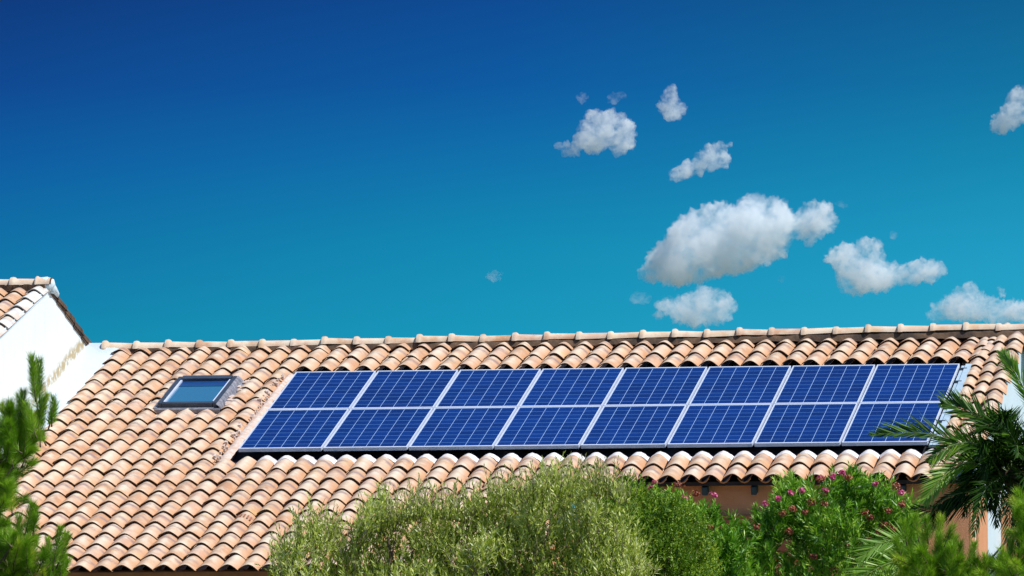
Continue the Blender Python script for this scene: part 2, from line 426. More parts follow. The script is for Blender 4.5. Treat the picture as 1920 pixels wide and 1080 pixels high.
# ------------------------------------------------------------------ tiles
def cover(mb, fn, u0, u1, v0, ln=.5, hw0=.122, hw1=.108, sag0=.079, sag1=.070, n0=0.0, n1=-.030, seg=10, th=.011, tilt=0.0, ex=.45):
    """one barrel tile: lip at v0 centred u0, upper end at v0+ln centred u1; fn maps (u, v, n) to world"""
    tint, tone = random.random(), random.random()
    prof = []
    for k_ in range(seg + 1):
        q = -1 + 2 * k_ / seg
        prof.append((q, (math.sqrt(q * q + ex * ex) - ex) / (math.sqrt(1 + ex * ex) - ex) * (.70 if q < 0 else 1.0)))
    rows = []
    for (t) in (0, .5, 1):
        u = u0 + (u1 - u0) * t; hw = hw0 + (hw1 - hw0) * t; sg = sag0 + (sag1 - sag0) * t; nn = n0 + (n1 - n0) * t
        rows.append([(u + hw * a, v0 + ln * t, nn - sg * b + tilt * a) for a, b in prof])
    vs, uv = [], []
    for r, t in zip(rows, (0, .5, 1)):
        for k_, q in enumerate(r): vs.append(fn(*q)); uv.append((k_ / seg, t))
    s1 = seg + 1
    fs = [(j * s1 + k_, j * s1 + k_ + 1, (j + 1) * s1 + k_ + 1, (j + 1) * s1 + k_) for j in range(2) for k_ in range(seg)]
    mb.add(vs, fs, True, uv, tint=tint, tone=tone)
    # inner face and lip
    inn = []
    for r in (rows[0], rows[1]):
        for k_, (a, b, c) in enumerate(r):
            x, y = prof[k_]; inn.append((a - th * .8 * x, b, c - th * (1 - .3 * y)))
    vi = [fn(*q) for q in rows[0]] + [fn(*q) for q in inn[:s1]]
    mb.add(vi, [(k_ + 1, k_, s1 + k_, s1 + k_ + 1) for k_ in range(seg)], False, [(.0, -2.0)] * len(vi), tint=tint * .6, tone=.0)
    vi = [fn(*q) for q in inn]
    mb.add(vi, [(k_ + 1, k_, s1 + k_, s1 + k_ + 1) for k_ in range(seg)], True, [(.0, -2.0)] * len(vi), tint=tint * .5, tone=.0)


def pan(mb, fn, u0, u1, v0, ln=.5, hw=.085, dep=.05, n0=-.088, drop=-.018, seg=4):
    tint, tone = random.random(), random.random(); vs, uv = [], []
    for t in (0, 1):
        for k_ in range(seg + 1):
            a = -1 + 2 * k_ / seg
            vs.append(fn(u0 + (u1 - u0) * t + a * hw * (1 - .1 * (1 - t)), v0 + ln * t, n0 + drop * t - dep * (1 - a * a))); uv.append((k_ / seg, t))
    s1 = seg + 1
    mb.add(vs, [(k_, k_ + 1, s1 + k_ + 1, s1 + k_) for k_ in range(seg)], True, uv, tint=tint, tone=tone)
    lo = [fn(u0 + (-1 + 2 * k_ / seg) * hw * .9, v0, n0 - .014 - dep * (1 - (-1 + 2 * k_ / seg) ** 2)) for k_ in range(seg + 1)]
    vv = vs[:s1] + lo
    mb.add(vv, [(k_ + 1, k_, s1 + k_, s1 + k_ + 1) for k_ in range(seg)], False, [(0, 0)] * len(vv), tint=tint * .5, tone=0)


VL = lambda k_: float(np.interp(k_, [0, 3, 8, 12, 13, 21], [4.45, 3.134, .935, -.75, -1.2, -4.52]))
UB = lambda k_: float(np.interp(k_, [-12, 0, 8, 20, 34], [-2.495, .397, 2.281, 5.262, 8.63]))       # columns below the panels
UT = lambda k_: .04 + .2487 * k_                                                                     # columns above the panels
P, HT = 1.01, 1.66


def ucol(k_, v):
    t = min(max((v + .2) / 3.8, 0), 1.25)
    return UB(k_) * (1 - t) + UT(k_ + 2) * t


def jit(s): return random.uniform(-s, s)


house_loc = (3.0, 4.5, GZ)
house = tag(empty('tiled_house', house_loc), 'long house roofed in terracotta barrel tiles, carrying the solar panels', 'house')
roof = MB()
SK = (-1.42, -.60, 1.78, 3.08)             # skylight opening u0 u1 v0 v1
USTEP = 4.05                               # right of this the eave is higher


def put(k_, v, u_of, n=0.0, ln=.5, with_pan=True, eave=0.0):
    a, b = u_of(k_, v), u_of(k_, v + ln)
    cover(roof, W, a + jit(.010), b + jit(.005), v + jit(.016) - (random.uniform(.02, .05) if random.random() < .03 else 0), ln, n0=n + jit(.005), n1=n - .031 + jit(.004), tilt=jit(.008),
          hw0=(.1245 if a < 0.3 else .117) + jit(.002), hw1=.109 if a < .3 else .103, ex=.34 if a < .3 else .62)
    if with_pan:
        c, d = .5 * (a + u_of(k_ + 1, v)), .5 * (b + u_of(k_ + 1, v + ln))
        pan(roof, W, c, d, v + .02 + jit(.012) + eave, ln - eave)


for r in range(22):
    v = VL(r); ln = (VL(r - 1) - v if r else .15) + .075
    for k_ in range(-12, 40):
        u = ucol(k_, v)
        if u > 8.33: break
        over_panel = u > -.16 and -.55 < v < 3.42
        if v > 3.3:                                            # rows running above the panels
            uu = UT(k_ + 2)
            if uu > 8.3: break
            put(k_, v + (.09 * min(max((uu - 4) / 4, 0), 1) if r == 2 else 0), ucol, ln=ln); continue
        if over_panel: continue
        if SK[0] - .02 < u < SK[1] + .06 and SK[2] - .12 < v < SK[3] - .02: continue
        if u > USTEP and v < -1.3: continue
        if r == 12 and u > -.05:
            put(k_, v, ucol, ln=.55, with_pan=False); pan(roof, W, .5 * (u + ucol(k_ + 1, v)), .5 * (u + ucol(k_ + 1, v)), v + .02, .36)
        elif v < -.2 and r >= 13 and u > USTEP - .0:
            put(k_, -1.222, ucol, ln=.53, eave=.13)
        else:
            put(k_, v, ucol, ln=ln, eave=.13 if r == 21 else 0)
# two columns down the right of the panels and the mortared verge column
for uc, vs0, nn in ((8.25, 4.17, .0), (8.435, 4.72, .012), (8.625, 4.28, .045)):
    v = vs0
    while v > -1.15:
        f = lambda k_, vv, uc=uc: uc - .006 * (vv - 2) * (1 if uc < 8.3 else 0)
        a = f(0, v)
        cover(roof, W, a + jit(.012), a + jit(.006), v + jit(.015), .50, hw0=.112 if uc < 8.6 else .125, hw1=.088, n0=nn + jit(.006), n1=nn - .03, tilt=jit(.008))
        if uc < 8.6: pan(roof, W, a + .1, a + .1, v, .5)
        v -= .438
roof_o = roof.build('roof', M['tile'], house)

# roof deck and back slope
RV = 4.76                                  # v of the ridge
YR = RV * CA; ZR = RV * SA
deck = MB()
deck.box((-2.95, -4.38, -.22), (USTEP + .1, RV, -.155), W)
deck.box((USTEP + .103, -1.06, -.182), (8.58, RV, -.135), W)
deck.build('roof_deck', M['under'], house)
bk = MB(); Wb = lambda u, v, n=0.0: np.array([u, 2 * YR - v * CA + n * SA, v * SA + n * CA])
for k_ in range(46):
    for r in range(8):
        cover(bk, Wb, -2.4 + k_ * .2475, -2.4 + k_ * .2475, 4.2 - r * .436, .5, n0=-.02, n1=-.07, seg=5)
bk.build('back_slope', M['tile'], house)
bd_ = MB(); bd_.box((-2.95, 1.0, -.22), (8.58, RV, -.09), Wb); bd_.build('roof_deck', M['under'], house)

# ridge caps: wide end at the left, each overlapping the narrow end of the one before
rc = MB(); u = -2.72; i = 0
def cap(mb, x0, x1, y, z0, z1, r0, r1, th=.012, seg=10, collar=.032):
    tint, tone = random.random(), random.random(); pm = math.radians(82)
    st = [(0, r0 + collar * .8), (.07, r0 + collar), (.12, r0 + collar * .7), (.15, r0), (1, r1)]
    vs, uv = [], []
    for t, rr in st:
        for k_ in range(seg + 1):
            q = -pm + 2 * pm * k_ / seg
            vs.append((x0 + (x1 - x0) * t, y + rr * 1.05 * math.sin(q), z0 + (z1 - z0) * t + rr * (math.cos(q) - .35))); uv.append((.5, -1.0))
    s1 = seg + 1
    mb.add(vs, [(j * s1 + k_, (j + 1) * s1 + k_, (j + 1) * s1 + k_ + 1, j * s1 + k_ + 1) for j in range(4) for k_ in range(seg)], True, uv, tint=tint, tone=tone * .4)
    q_ = r0 * .90 / (r0 + collar * .8)
    lo = [(x0 + .003, y + (a[1] - y) * q_, z0 + (a[2] - z0) * q_ - .004) for a in vs[:s1]]
    vv = vs[:s1] + lo
    mb.add(vv, [(k_, k_ + 1, s1 + k_ + 1, s1 + k_) for k_ in range(seg)], False, [(0, -2)] * len(vv), tint=tint * .4, tone=0)  # left end of the cap painted dark as its shaded side
    lo2 = [(x0 + .2, q[1], q[2]) for q in lo]
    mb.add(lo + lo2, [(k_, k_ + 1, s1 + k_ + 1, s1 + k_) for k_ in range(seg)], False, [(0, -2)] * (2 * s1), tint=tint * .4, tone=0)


CAPS = MB()
while u < 8.5:
    zr_ = ZR - .045 + .0085 * (u + .65) + .014 * mnoise.noise(Vector((u * .6, 3.1, 0)))
    cap(CAPS, u, u + .45, YR + jit(.006), zr_ + jit(.011), zr_ + jit(.009), .088 + jit(.005), .080, collar=random.uniform(.026, .042))
    u += .3955 + jit(.006)
CAPS.build('ridge_cap', M['tile'], roof_o)
# mortar bedding under the caps, lumpy
mo = MB(); nseg = 260; vs_ = []
for k_ in range(nseg + 1):
    x = -2.72 + (8.72 + 2.72) * k_ / nseg
    for (vv, nn) in ((RV - .17, -.10), (RV - .13, -.055), (RV - .08, -.03), (RV - .02, -.02), ):
        q = W(x, vv, nn); z = mnoise.noise(Vector((x * 9, vv * 20, 1.3))) * .022
        vs_.append((q[0], q[1], q[2] + z + .0075 * (x + .65)))
    vs_.append((x, YR + .12, ZR - .08))
mo.add(vs_, [(a * 5 + b, (a + 1) * 5 + b, (a + 1) * 5 + b + 1, a * 5 + b + 1) for a in range(nseg) for b in range(4)], True)
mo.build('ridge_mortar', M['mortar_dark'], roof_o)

# white plastered gutter between the roof and the taller gable, and its lumpy edge under the tiles
fl = MB(); vs_ = []; n_ = 60
for k_ in range(n_ + 1):
    v = -4.3 + (RV - .02 + 4.3) * k_ / n_
    for (uu, nn) in ((-2.93, -.035), (-2.80, -.055), (-2.66, -.062), (-2.52 + jit(.012), -.075)):
        vs_.append(W(uu, v, nn + jit(.004)))
fl.add(vs_, [(a * 4 + b, a * 4 + b + 1, (a + 1) * 4 + b + 1, (a + 1) * 4 + b) for a in range(n_) for b in range(3)], True)
fl.add([W(-2.93, RV - .3, -.05), W(-2.66, RV - .3, -.075), W(-2.50, RV - .22, -.08), W(-2.50, RV + .01, -.005), W(-2.93, RV + .01, .0), W(-2.93, RV + .25, -.2), W(-2.5, RV + .25, -.2)], [(0, 1, 2, 3, 4), (4, 3, 6, 5)])
fl.build('valley_flashing', M['plaster_blue'], house)

# broken mortar along the left edge of the panels, and the whitened heads of the tiles under them
ms = MB(); vs_ = []; n_ = 90
for k_ in range(n_ + 1):
    v = -.34 + 3.72 * k_ / n_
    for j, (uu, nn) in enumerate(((-.17, -.085), (-.12, -.04), (-.075, -.035), (-.035, -.06))):
        e = mnoise.noise(Vector((v * 7, j * 3.1, .2)))
        vs_.append(W(uu + e * .03 + .012 * (v - 1.6) * (j < 2), v, nn + e * .012))
ms.add(vs_, [(a * 4 + b, a * 4 + b + 1, (a + 1) * 4 + b + 1, (a + 1) * 4 + b) for a in range(n_) for b in range(3)], True)
for k_ in range(55):                       # crumbs of mortar and tile
    v = random.uniform(-.3, 3.3); uu = -.17 + jit(.05) + .01 * (v - 1.6); s_ = random.uniform(.006, .016)
    ms.box((uu - s_, v - s_ * 1.6, -.05), (uu + s_, v + s_ * 1.6, -.03 + s_), W)
ms.build('edge_mortar', M['mortar'], house)
hd = MB()
for k_ in range(0, 34):
    u = ucol(k_, -.2)
    if u > 8.3: break
    a = ucol(k_, -.22)
    vs_ = []; sg = 10
    for t, (vv, dn) in enumerate(((-.33 + jit(.02), .003), (-.26, .007), (-.21, .006), (-.187, -.03))):
        for j in range(sg + 1):
            q = math.radians(-57 + 114 * j / sg); hw = .112 + .004 * t
            vs_.append(W(a + hw * (-1 + 2 * j / sg), vv + .025 * mnoise.noise(Vector((a * 8 + j * .7, t, 0))), -.028 + dn - .072 * (math.sqrt((-1 + 2 * j / sg) ** 2 + .38) - .616) / .559 + .002 * t))
    hd.add(vs_, [(t * 11 + j, t * 11 + j + 1, (t + 1) * 11 + j + 1, (t + 1) * 11 + j) for t in range(3) for j in range(sg)], True)
hd.build('head_mortar', M['mortar_pale'], house)

# pale metal flashing down the right of the panels, with clips
pf = MB()
pf.box((8.085, -.02, -.05), (8.135, 3.36, -.035), W); pf.box((8.135, -.10, -.035), (8.205, 3.36, -.012), W)
pfo = pf.build('panel_flashing', M['flash'], house)
for k_ in range(6):
    pc = MB(); v = .35 + k_ * .56; pc.box((8.078, v, -.034), (8.17, v + .018, -.006), W)
    pc.build('clip', M['darkframe'], pfo)

# ventilation tile with slots, low on the roof
vt = MB(); vu, vv0 = .70, VL(17) + .16
vt_c = min(range(-12, 20), key=lambda k_: abs(ucol(k_, vv0) - vu)); vu = ucol(vt_c, vv0)
for j in range(6):
    q0 = math.radians(-50 + j * 19); q1 = q0 + math.radians(9); hw = .118
    vs_ = []
    for vv1 in (vv0, vv0 + .10):
        for q in (q0, q1): vs_.append(W(vu + hw * math.sin(q) / .95, vv1, -.004 - .08 * (1 - math.cos(q)) / .69))
    vt.add(vs_, [(0, 1, 3, 2)])
vt.build('vent_slot', M['stucco_dark'], roof_o)

# ------------------------------------------------------------------ skylight
sk = MB()
S0, S1, T0, T1 = -1.385, -.66, 1.90, 3.07
n0, n1 = -.03, .030
B_ = .052
sk.box((S0, T0, n0), (S0 + B_, T1, n1), W); sk.box((S1 - B_, T0, n0), (S1, T1, n1), W)
sk.box((S0 + B_ + .002, T1 - .135, n0), (S1 - B_ - .002, T1, n1 + .012), W); sk.box((S0 + B_ + .002, T0, n0), (S1 - B_ - .002, T0 + .08, n1 - .006), W)
sko = sk.build('skylight', M['darkframe'], house, bevel=.006)
b = MB(); b.box((S0 + B_ + .002, T0 + .082, .0), (S0 + B_ + .024, T1 - .137, n1 - .006), W); b.build('glazing_bead', M['alu'], sko); b = MB(); b.box((S1 - B_ - .016, T0 + .082, .0), (S1 - B_ - .002, T1 - .137, n1 - .004), W)
b.build('glazing_bead', M['alu'], sko)
b = MB(); b.box((S0 + B_ + .026, T0 + .084, -.012), (S1 - B_ - .018, T1 - .139, .002), W); b.build('glass_pane', M['pane'], sko)
b = MB(); b.box((S0 + B_ + .027, T1 - .36, .003), (S1 - B_ - .019, T1 - .140, .006), W); b.build('pane_shadow', M['navy'], sko)  # navy plate painting in the reflection and inner shade across the pane's top
b = MB()
vs_ = []; n_ = 24
for k_ in range(n_ + 1):
    v = T0 - .06 + (T1 - T0 + .08) * k_ / n_
    for j, (uu, nn) in enumerate(((S1 + .004, .026), (S1 + .035, .005), (S1 + .06, -.04), (S1 + .13, -.07))):
        vs_.append(W(uu + jit(.006) * (j > 0), v, nn + jit(.006) * (j > 0)))
b.add(vs_, [(a * 4 + c, a * 4 + c + 1, (a + 1) * 4 + c + 1, (a + 1) * 4 + c) for a in range(n_) for c in range(3)], False)
b.box((S0 - .05, T0 - .05, -.07), (S0 - .003, T1 + .04, -.02), W); b.box((S0 - .02, T0 - .09, -.075), (S1 + .05, T0 - .003, -.028), W)
b.build('lead_apron', M['lead'], sko)
b = MB()
for k_ in range(40):
    uu = random.choice([random.uniform(S0 - .1, S1 + .12), S1 + .10 + jit(.03)]); v = T1 + .05 + jit(.04) if uu < S1 + .06 else random.uniform(T0, T1)
    s_ = random.uniform(.012, .03); b.box((uu - s_, v - s_ * 1.5, -.08), (uu + s_, v + s_ * 1.5, -.04 + s_ * .6), W)
b.box((S0 - .12, T1 + .015, -.11), (S1 + .14, T1 + .15, -.065), W)
b.box((S0 - .12, T0 - .20, -.125), (S1 + .14, T0 - .095, -.085), W)
b.box((S0 - .17, T0 - .16, -.12), (S0 - .053, T1 + .012, -.055), W)
b.box((S1 + .075, T0 - .21, -.13), (S1 + .142, T1 + .16, -.078), W)
b.build('skylight_mortar', M['mortar'], house)

# ------------------------------------------------------------------ walls of the tiled house
GX = 8.64                                  # outer face of the right gable
ZU = lambda y: y * math.tan(AL) - .235     # underside of the deck
wl = MB()
wl.box((USTEP + .1, -.80, GZ - .2), (GX - .001, -.56, ZU(-.80) + .022))
wl.build('front_wall', M['stucco'], house)
lw = MB(); lw.box((-2.9, -2.6, GZ - .2), (USTEP - .06, -2.35, ZU(-2.6))); lw.box((USTEP - .058, -2.6, GZ - .2), (USTEP + .098, -.802, ZU(-2.6)))
lw.build('porch_wall', M['stucco'], house)
gw = MB(); y0, y1 = -.557, 2 * YR + .6
prof = [(y0, GZ - .2), (y1, GZ - .2), (y1, ZU(2 * YR - y1) + .05), (YR, ZU(YR) + .11), (y0, ZU(y0) + .05)]
vs_ = [(GX, y, z) for y, z in prof] + [(GX - .25, y, z) for y, z in prof]
gw.add(vs_, [(0, 1, 2, 3, 4), (9, 8, 7, 6, 5)] + [(i, i + 5, (i + 1) % 5 + 5, (i + 1) % 5) for i in range(5)])
gw.build('gable_wall', M['plaster'], house)
# white mortar bed under the verge tiles
vb = MB(); vb.box((GX - .14, -.93, -.16), (GX + .03, RV, -.06), W); vb.build('verge_mortar', M['plaster'], house)
bw = MB(); bw.box((-2.9, 2 * YR + .45, GZ - .2), (GX - .255, 2 * YR + .6, ZU(-.6))); bw.build('rear_wall', M['plaster'], house)
# stone-coloured lower facing on the gable corner, white door surround, brown pier
lf = MB(); lf.box((GX + .002, -.2, GZ - .2), (GX + .03, .72, -.62)); lf.build('corner_facing', M['stucco'], house)
ds = MB(); ds.box((GX + .001, -.802, GZ - .2), (GX + .02, -.45, -.66)); ds.build('corner_facing', M['stucco'], house)
lp = MB(); lp.box((GX + .002, 2.3, GZ - .2), (GX + .75, 2.6, -.55)); lp.build('side_pier', M['stucco'], house)
# lintel board under the front wall's render
lb = MB(); lb.box((USTEP + .2, -.86, -1.35), (7.9, -.802, -.835)); lb.build('lintel_board', M['stucco_dark'], house, bevel=.008)
# rafters with teal ends under the upper eave, boarding above
for px in (1320, 1412, 1505, 1600, 1691, 1228):
    x = at(px, 905, -.95)[0]
    r_ = MB(); r_.box((x - .033, -1.05, -.30), (x + .033, 1.0, -.203), W); r_.build('rafter', M['teal'], house, bevel=.008)
sf = MB(); sf.box((USTEP + .11, -1.0, -.200), (8.55, -.5, -.185), W); sf.build('eave_board', M['teal'], house)
# beam, posts and rafters of the lower porch on the left
fb = MB(); fb.box((-2.9, -4.47, -.205), (USTEP + .08, -4.385, -.098), W); fb.build('eave_beam', M['wood'], house, bevel=.01)
for k_ in range(9):
    x = -2.4 + k_ * .78
    r_ = MB(); r_.box((x - .045, -4.28, -.40), (x + .045, -2.4, -.225), W); r_.build('rafter', M['wood'], house, bevel=.008)
hb = MB(); zb = -4.28 * SA - .40
hb.box((-2.9, -4.15, zb - .22), (USTEP, -4.0, zb - .03)); hb.build('porch_beam', M['wood'], house, bevel=.01)
for x in (-1.6, 1.0, 3.4):
    p_ = MB(); p_.box((x - .08, -4.15, GZ - .1), (x + .08, -4.0, zb - .222)); p_.build('post', M['wood'], house, bevel=.01)

# ------------------------------------------------------------------ the taller house on the left
A2 = math.radians(16.7); C2, S2 = math.cos(A2), math.sin(A2)
LX, LY, LZ = -2.93, 2.62, 2.155             # gable plane, ridge line (y, z of the tile crests)
W2 = lambda u, v, n=0.0: np.array([u, LY + v * C2 - n * S2, LZ + v * S2 + n * C2])
W2b = lambda u, v, n=0.0: np.array([u, LY - v * C2 + n * S2, LZ + v * S2 + n * C2])
gh = tag(empty('gabled_house', (-6.0, LY, GZ)), 'taller white-plastered house whose bright gable meets the tiled roof on the left', 'house')
rf = MB()
for k_ in range(18):
    u = LX - .085 - k_ * .2455
    if k_ == 0: continue
    for r in range(16):
        v = -.42 - r * .43
        cover(rf, W2, u + jit(.006), u + jit(.004), v + jit(.012), .5 if r else .34, n0=jit(.004) - .005, n1=-.034, tilt=jit(.005)); pan(rf, W2, u - .1225, u - .1225, v + .02, .5)
    for r in range(7):
        v = -.42 - r * .43
        cover(rf, W2b, u + jit(.006), u + jit(.004), v + jit(.012), .5 if r else .34, n0=jit(.004) - .005, n1=-.034, tilt=jit(.005)); pan(rf, W2b, u - .1225, u - .1225, v + .02, .5)
rfo = rf.build('roof', M['tile'], gh)
vt_ = MB()
for r in range(16):
    v = -.42 - r * .43; cover(vt_, W2, LX - .085 + jit(.006), LX - .085, v + jit(.012), .5 if r else .37, n0=.012, n1=-.024, hw0=.118, hw1=.10, tilt=jit(.004))
for r in range(7):
    v = -.42 - r * .43; cover(vt_, W2b, LX - .085 + jit(.006), LX - .085, v + jit(.012), .5 if r else .37, n0=.0, n1=-.034)
vt_.build('verge_tile', M['tile_white'], rfo)
c2 = MB(); u = LX + .03
cap(c2, u - .18, u, LY, LZ - .015, LZ - .015, .108, .10, collar=.022)
u -= .10
while u > -8:
    cap(c2, u - .40, u + .06, LY + jit(.005), LZ - .02, LZ - .025, .096, .088); u -= .3955
c2.build('ridge_cap', M['tile'], rfo)
em = MB(); em.tube([(LX - .14, LY, LZ - .05), (LX - .02, LY, LZ - .045), (LX + .03, LY + .01, LZ - .055), (LX + .05, LY + .02, LZ - .07)], [.10, .105, .09, .045], 12)
em.tube([(LX - .005, LY + .02, LZ - .07), (LX + .0, LY + .16, LZ - .085), (LX + .0, LY + .34, LZ - .135), (LX, LY + .40, LZ - .15)], [.075, .062, .045, .015], 10)
em.build('cap_mortar', M['plaster'], rfo)
dk = MB(); dk.box((-7.4, -7.3, -.20), (LX - .02, -.02, -.12), W2); dk.box((-7.4, -3.3, -.20), (LX - .02, -.02, -.12), W2b); dk.build('roof_deck', M['under'], rfo)
dm = MB()
for k_ in range(70):
    x = -7.3 + k_ * .062
    dm.box((x, LY - .16 + jit(.01), LZ - .12), (x + .07, LY - .06 + jit(.012), LZ - .05 + jit(.015)))
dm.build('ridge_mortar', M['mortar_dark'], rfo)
gw = MB(); yA, yB = LY - 6.6, LY + 2.75
zt2 = lambda y: LZ - abs(y - LY) * math.tan(A2) - .055
gw.add([(LX, yA, -3.2), (LX, yB, -3.2), (LX, yB, zt2(yB)), (LX, LY, zt2(LY)), (LX, yA, zt2(yA))], [(0, 1, 2, 3, 4)])
gw.build('gable_wall', M['stain'], gh)
w3 = MB(); w3.box((-7.2, yA, GZ - .2), (LX - .01, yA + .25, LZ - 6.6 * math.tan(A2) - .22)); w3.box((-7.2, yB - .25, GZ - .2), (LX - .01, yB, LZ - 2.75 * math.tan(A2) - .22))
w3.box((LX - .26, yA + .252, GZ - .2), (LX - .012, yB - .252, -.5))
w3.build('wall', M['plaster'], gh)
vm = MB()                                  # verge: white fillet below the front tiles, brown tile edges on the back verge
vm.box((LX - .05, -6.9, -.125), (LX + .004, -.02, -.062), W2); vm.build('verge_mortar', M['plaster'], gh)
vb = MB()
for r in range(7):
    v = -.40 - r * .43
    vb.add([W2b(LX + .0, v - .02, -.105), W2b(LX + .0, v + .42, -.125), W2b(LX + .0, v + .42, -.035), W2b(LX + .0, v - .02, -.005),
            W2b(LX + .018, v - .02, -.105), W2b(LX + .018, v + .42, -.125), W2b(LX + .018, v + .42, -.035), W2b(LX + .018, v - .02, -.005)],
           [(0, 3, 2, 1), (4, 5, 6, 7), (0, 1, 5, 4), (1, 2, 6, 5), (2, 3, 7, 6), (3, 0, 4, 7)])
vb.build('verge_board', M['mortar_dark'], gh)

# ------------------------------------------------------------------ solar panels
def make_panel():
    root = empty('solar_panel', (0, 0, 0), (AL, 0, 0))
    w_, h_, t_, fr = P - .025, HT - .018, .042, .013
    f = MB()
    fh = .030
    f.box((0, 0, -t_), (w_, fh, 0)); f.box((0, h_ - fh, -t_), (w_, h_, 0)); f.box((0, fh + .0005, -t_), (fr, h_ - fh - .0005, 0)); f.box((w_ - fr, fh + .0005, -t_), (w_, h_ - fh - .0005, 0))
    fo = f.build('frame', M['alu'], None); fo.parent = root
    c = MB(); a, b_ = fr + .001, fh + .001
    x0, x1, y0_, y1_ = a, w_ - a, b_, h_ - b_
    c.add([(x0, y0_, -.007), (x1, y0_, -.007), (x1, y1_, -.007), (x0, y1_, -.007)], [(0, 1, 2, 3)], False, [(0, 0), (1, 0), (1, 1), (0, 1)])
    c.add([(x0, y0_, -.013), (x1, y0_, -.013), (x1, y1_, -.013), (x0, y1_, -.013)], [(3, 2, 1, 0)], False, [(0, 0)] * 4)
    co_ = c.build('cell_sheet', M['cells'], None); co_.parent = root
    return root


ORD = ['leftmost', 'second from left', 'third from left', 'fourth from left', 'fourth from right', 'third from right', 'second from right', 'rightmost']
proto = make_panel()
for j in (1, 0):
    for i in range(8):
        if i == 0 and j == 1: o = proto
        else:
            o = proto.copy(); COL.objects.link(o)
            for ch in proto.children:
                c = ch.copy(); COL.objects.link(c); c.parent = o
        o.location = W(i * P + .012, j * HT + .008, .004)
        row = 'upper row just below the ridge tiles' if j else 'lower row above the eave'
        extra = ''
        if i == 7 and j == 0: extra = ', behind a palm frond'
        tag(o, 'blue solar panel, %s in the %s%s' % (ORD[i], row, extra), 'solar panel', 'solar panels on the tiled roof')
# rails and dark recess below them belong to the house
rl = MB()
for v in (.3, 1.35, 1.97, 3.0): rl.box((.02, v, -.105), (8.06, v + .04, -.041), W)
rl.build('mounting_rail', M['alu'], house)

# ------------------------------------------------------------------ plants
def interp_profile(pts, Y):
    q = np.array([at(x, y, Y) for x, y in pts]); return q[:, 0], q[:, 2]


def shoots_in(profile, Y0, dep, zlow, n, top_bias=.35, ragged=.15):
    """shoot bases filling a crown: profile = top outline (photo px, at depth Y0); the crown is dep thick both ways and rounded over in Y"""
    X, Z = interp_profile(profile, Y0)
    x = rng.uniform(X[0], X[-1], n); yo = rng.uniform(-1, 1, n)
    zt = np.interp(x, X, Z) + rng.normal(0, .05, n)
    xm, xr = .5 * (X[0] + X[-1]), .5 * (X[-1] - X[0])
    zt = zt + ragged * np.array([mnoise.noise(Vector((q * 2.0, Y0, 4.0))) + .6 * mnoise.noise(Vector((q * 5.0, Y0, 9.0))) for q in x])
    zt = zt - .16 - .7 * np.abs(yo) ** 2.2
    r = rng.random(n)
    z = np.where(rng.random(n) < top_bias, zt - .35 * r ** 1.5, zlow + (zt - zlow) * r)
    return np.stack([x, Y0 + yo * dep, z], 1), (zt - z)


def shoot_leaves(base, axis, length, nl, L, Wd, spread, tint0, jitter=.12, whorl=2):
    """leaves set along shoots: returns arrays for leaf_mesh"""
    ns = len(base); k_ = np.arange(nl)
    t = (k_ + .5) / nl
    P_ = base[:, None] + axis[:, None] * (length[:, None, None] * t[None, :, None])
    a = np.cross(axis, np.array([.37, .2, .91])); a /= np.linalg.norm(a, axis=1, keepdims=True) + 1e-9
    b = np.cross(axis, a)
    ph = rng.uniform(0, 6.28, ns)[:, None] + k_[None] * (math.pi if whorl == 2 else 2 * math.pi / whorl) + (k_ // whorl)[None] * 1.57 + rng.normal(0, .3, (ns, nl))
    rad = a[:, None] * np.cos(ph)[..., None] + b[:, None] * np.sin(ph)[..., None]
    sp_ = spread * (1.15 - .5 * t)[None] + rng.normal(0, jitter, (ns, nl))
    D = axis[:, None] * np.cos(sp_)[..., None] + rad * np.sin(sp_)[..., None]
    N = axis[:, None] * np.sin(sp_)[..., None] - rad * np.cos(sp_)[..., None] + rng.normal(0, .25, (ns, nl, 3))
    Ls = L * (1 - .35 * t ** 2)[None] * rng.uniform(.75, 1.2, (ns, nl))
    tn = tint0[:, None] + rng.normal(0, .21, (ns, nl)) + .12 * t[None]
    m_ = ns * nl
    return P_.reshape(m_, 3), D.reshape(m_, 3), N.reshape(m_, 3), Ls.reshape(m_), (Wd * Ls / L).reshape(m_), tn.reshape(m_)


def axes(n, up=1.0, out=None, spread=.45):
    d = np.array([0, 0, up])[None] + rng.normal(0, spread, (n, 3))
    if out is not None: d = d + out
    return d / np.linalg.norm(d, axis=1, keepdims=True)


def limbs(mb, root, tips, r0, seed=0):
    """trunk splitting into limbs that run to the given points"""
    root = np.array(root, float); c = np.mean(tips, axis=0)
    fork = root + (c - root) * np.array([.5, .5, .45])
    mb.tube([root, root + (fork - root) * .5 + rng.normal(0, .05, 3), fork], [r0, r0 * .8, r0 * .65], 8)
    for tpt in tips:
        tpt = np.array(tpt, float); md = fork + (tpt - fork) * .5 + rng.normal(0, .12, 3)
        mb.tube([fork, md, tpt], [r0 * .45, r0 * .28, r0 * .08], 6)
        for q in range(3):
            e = md + (tpt - md) * random.random() + rng.normal(0, .14, 3); mb.tube([md, .5 * (md + e) + rng.normal(0, .05, 3), e], [r0 * .2, r0 * .12, r0 * .04], 5)


def clump(p, f=1.6):
    return np.array([mnoise.noise(Vector((q[0] * f, q[1] * f, q[2] * f))) for q in p])


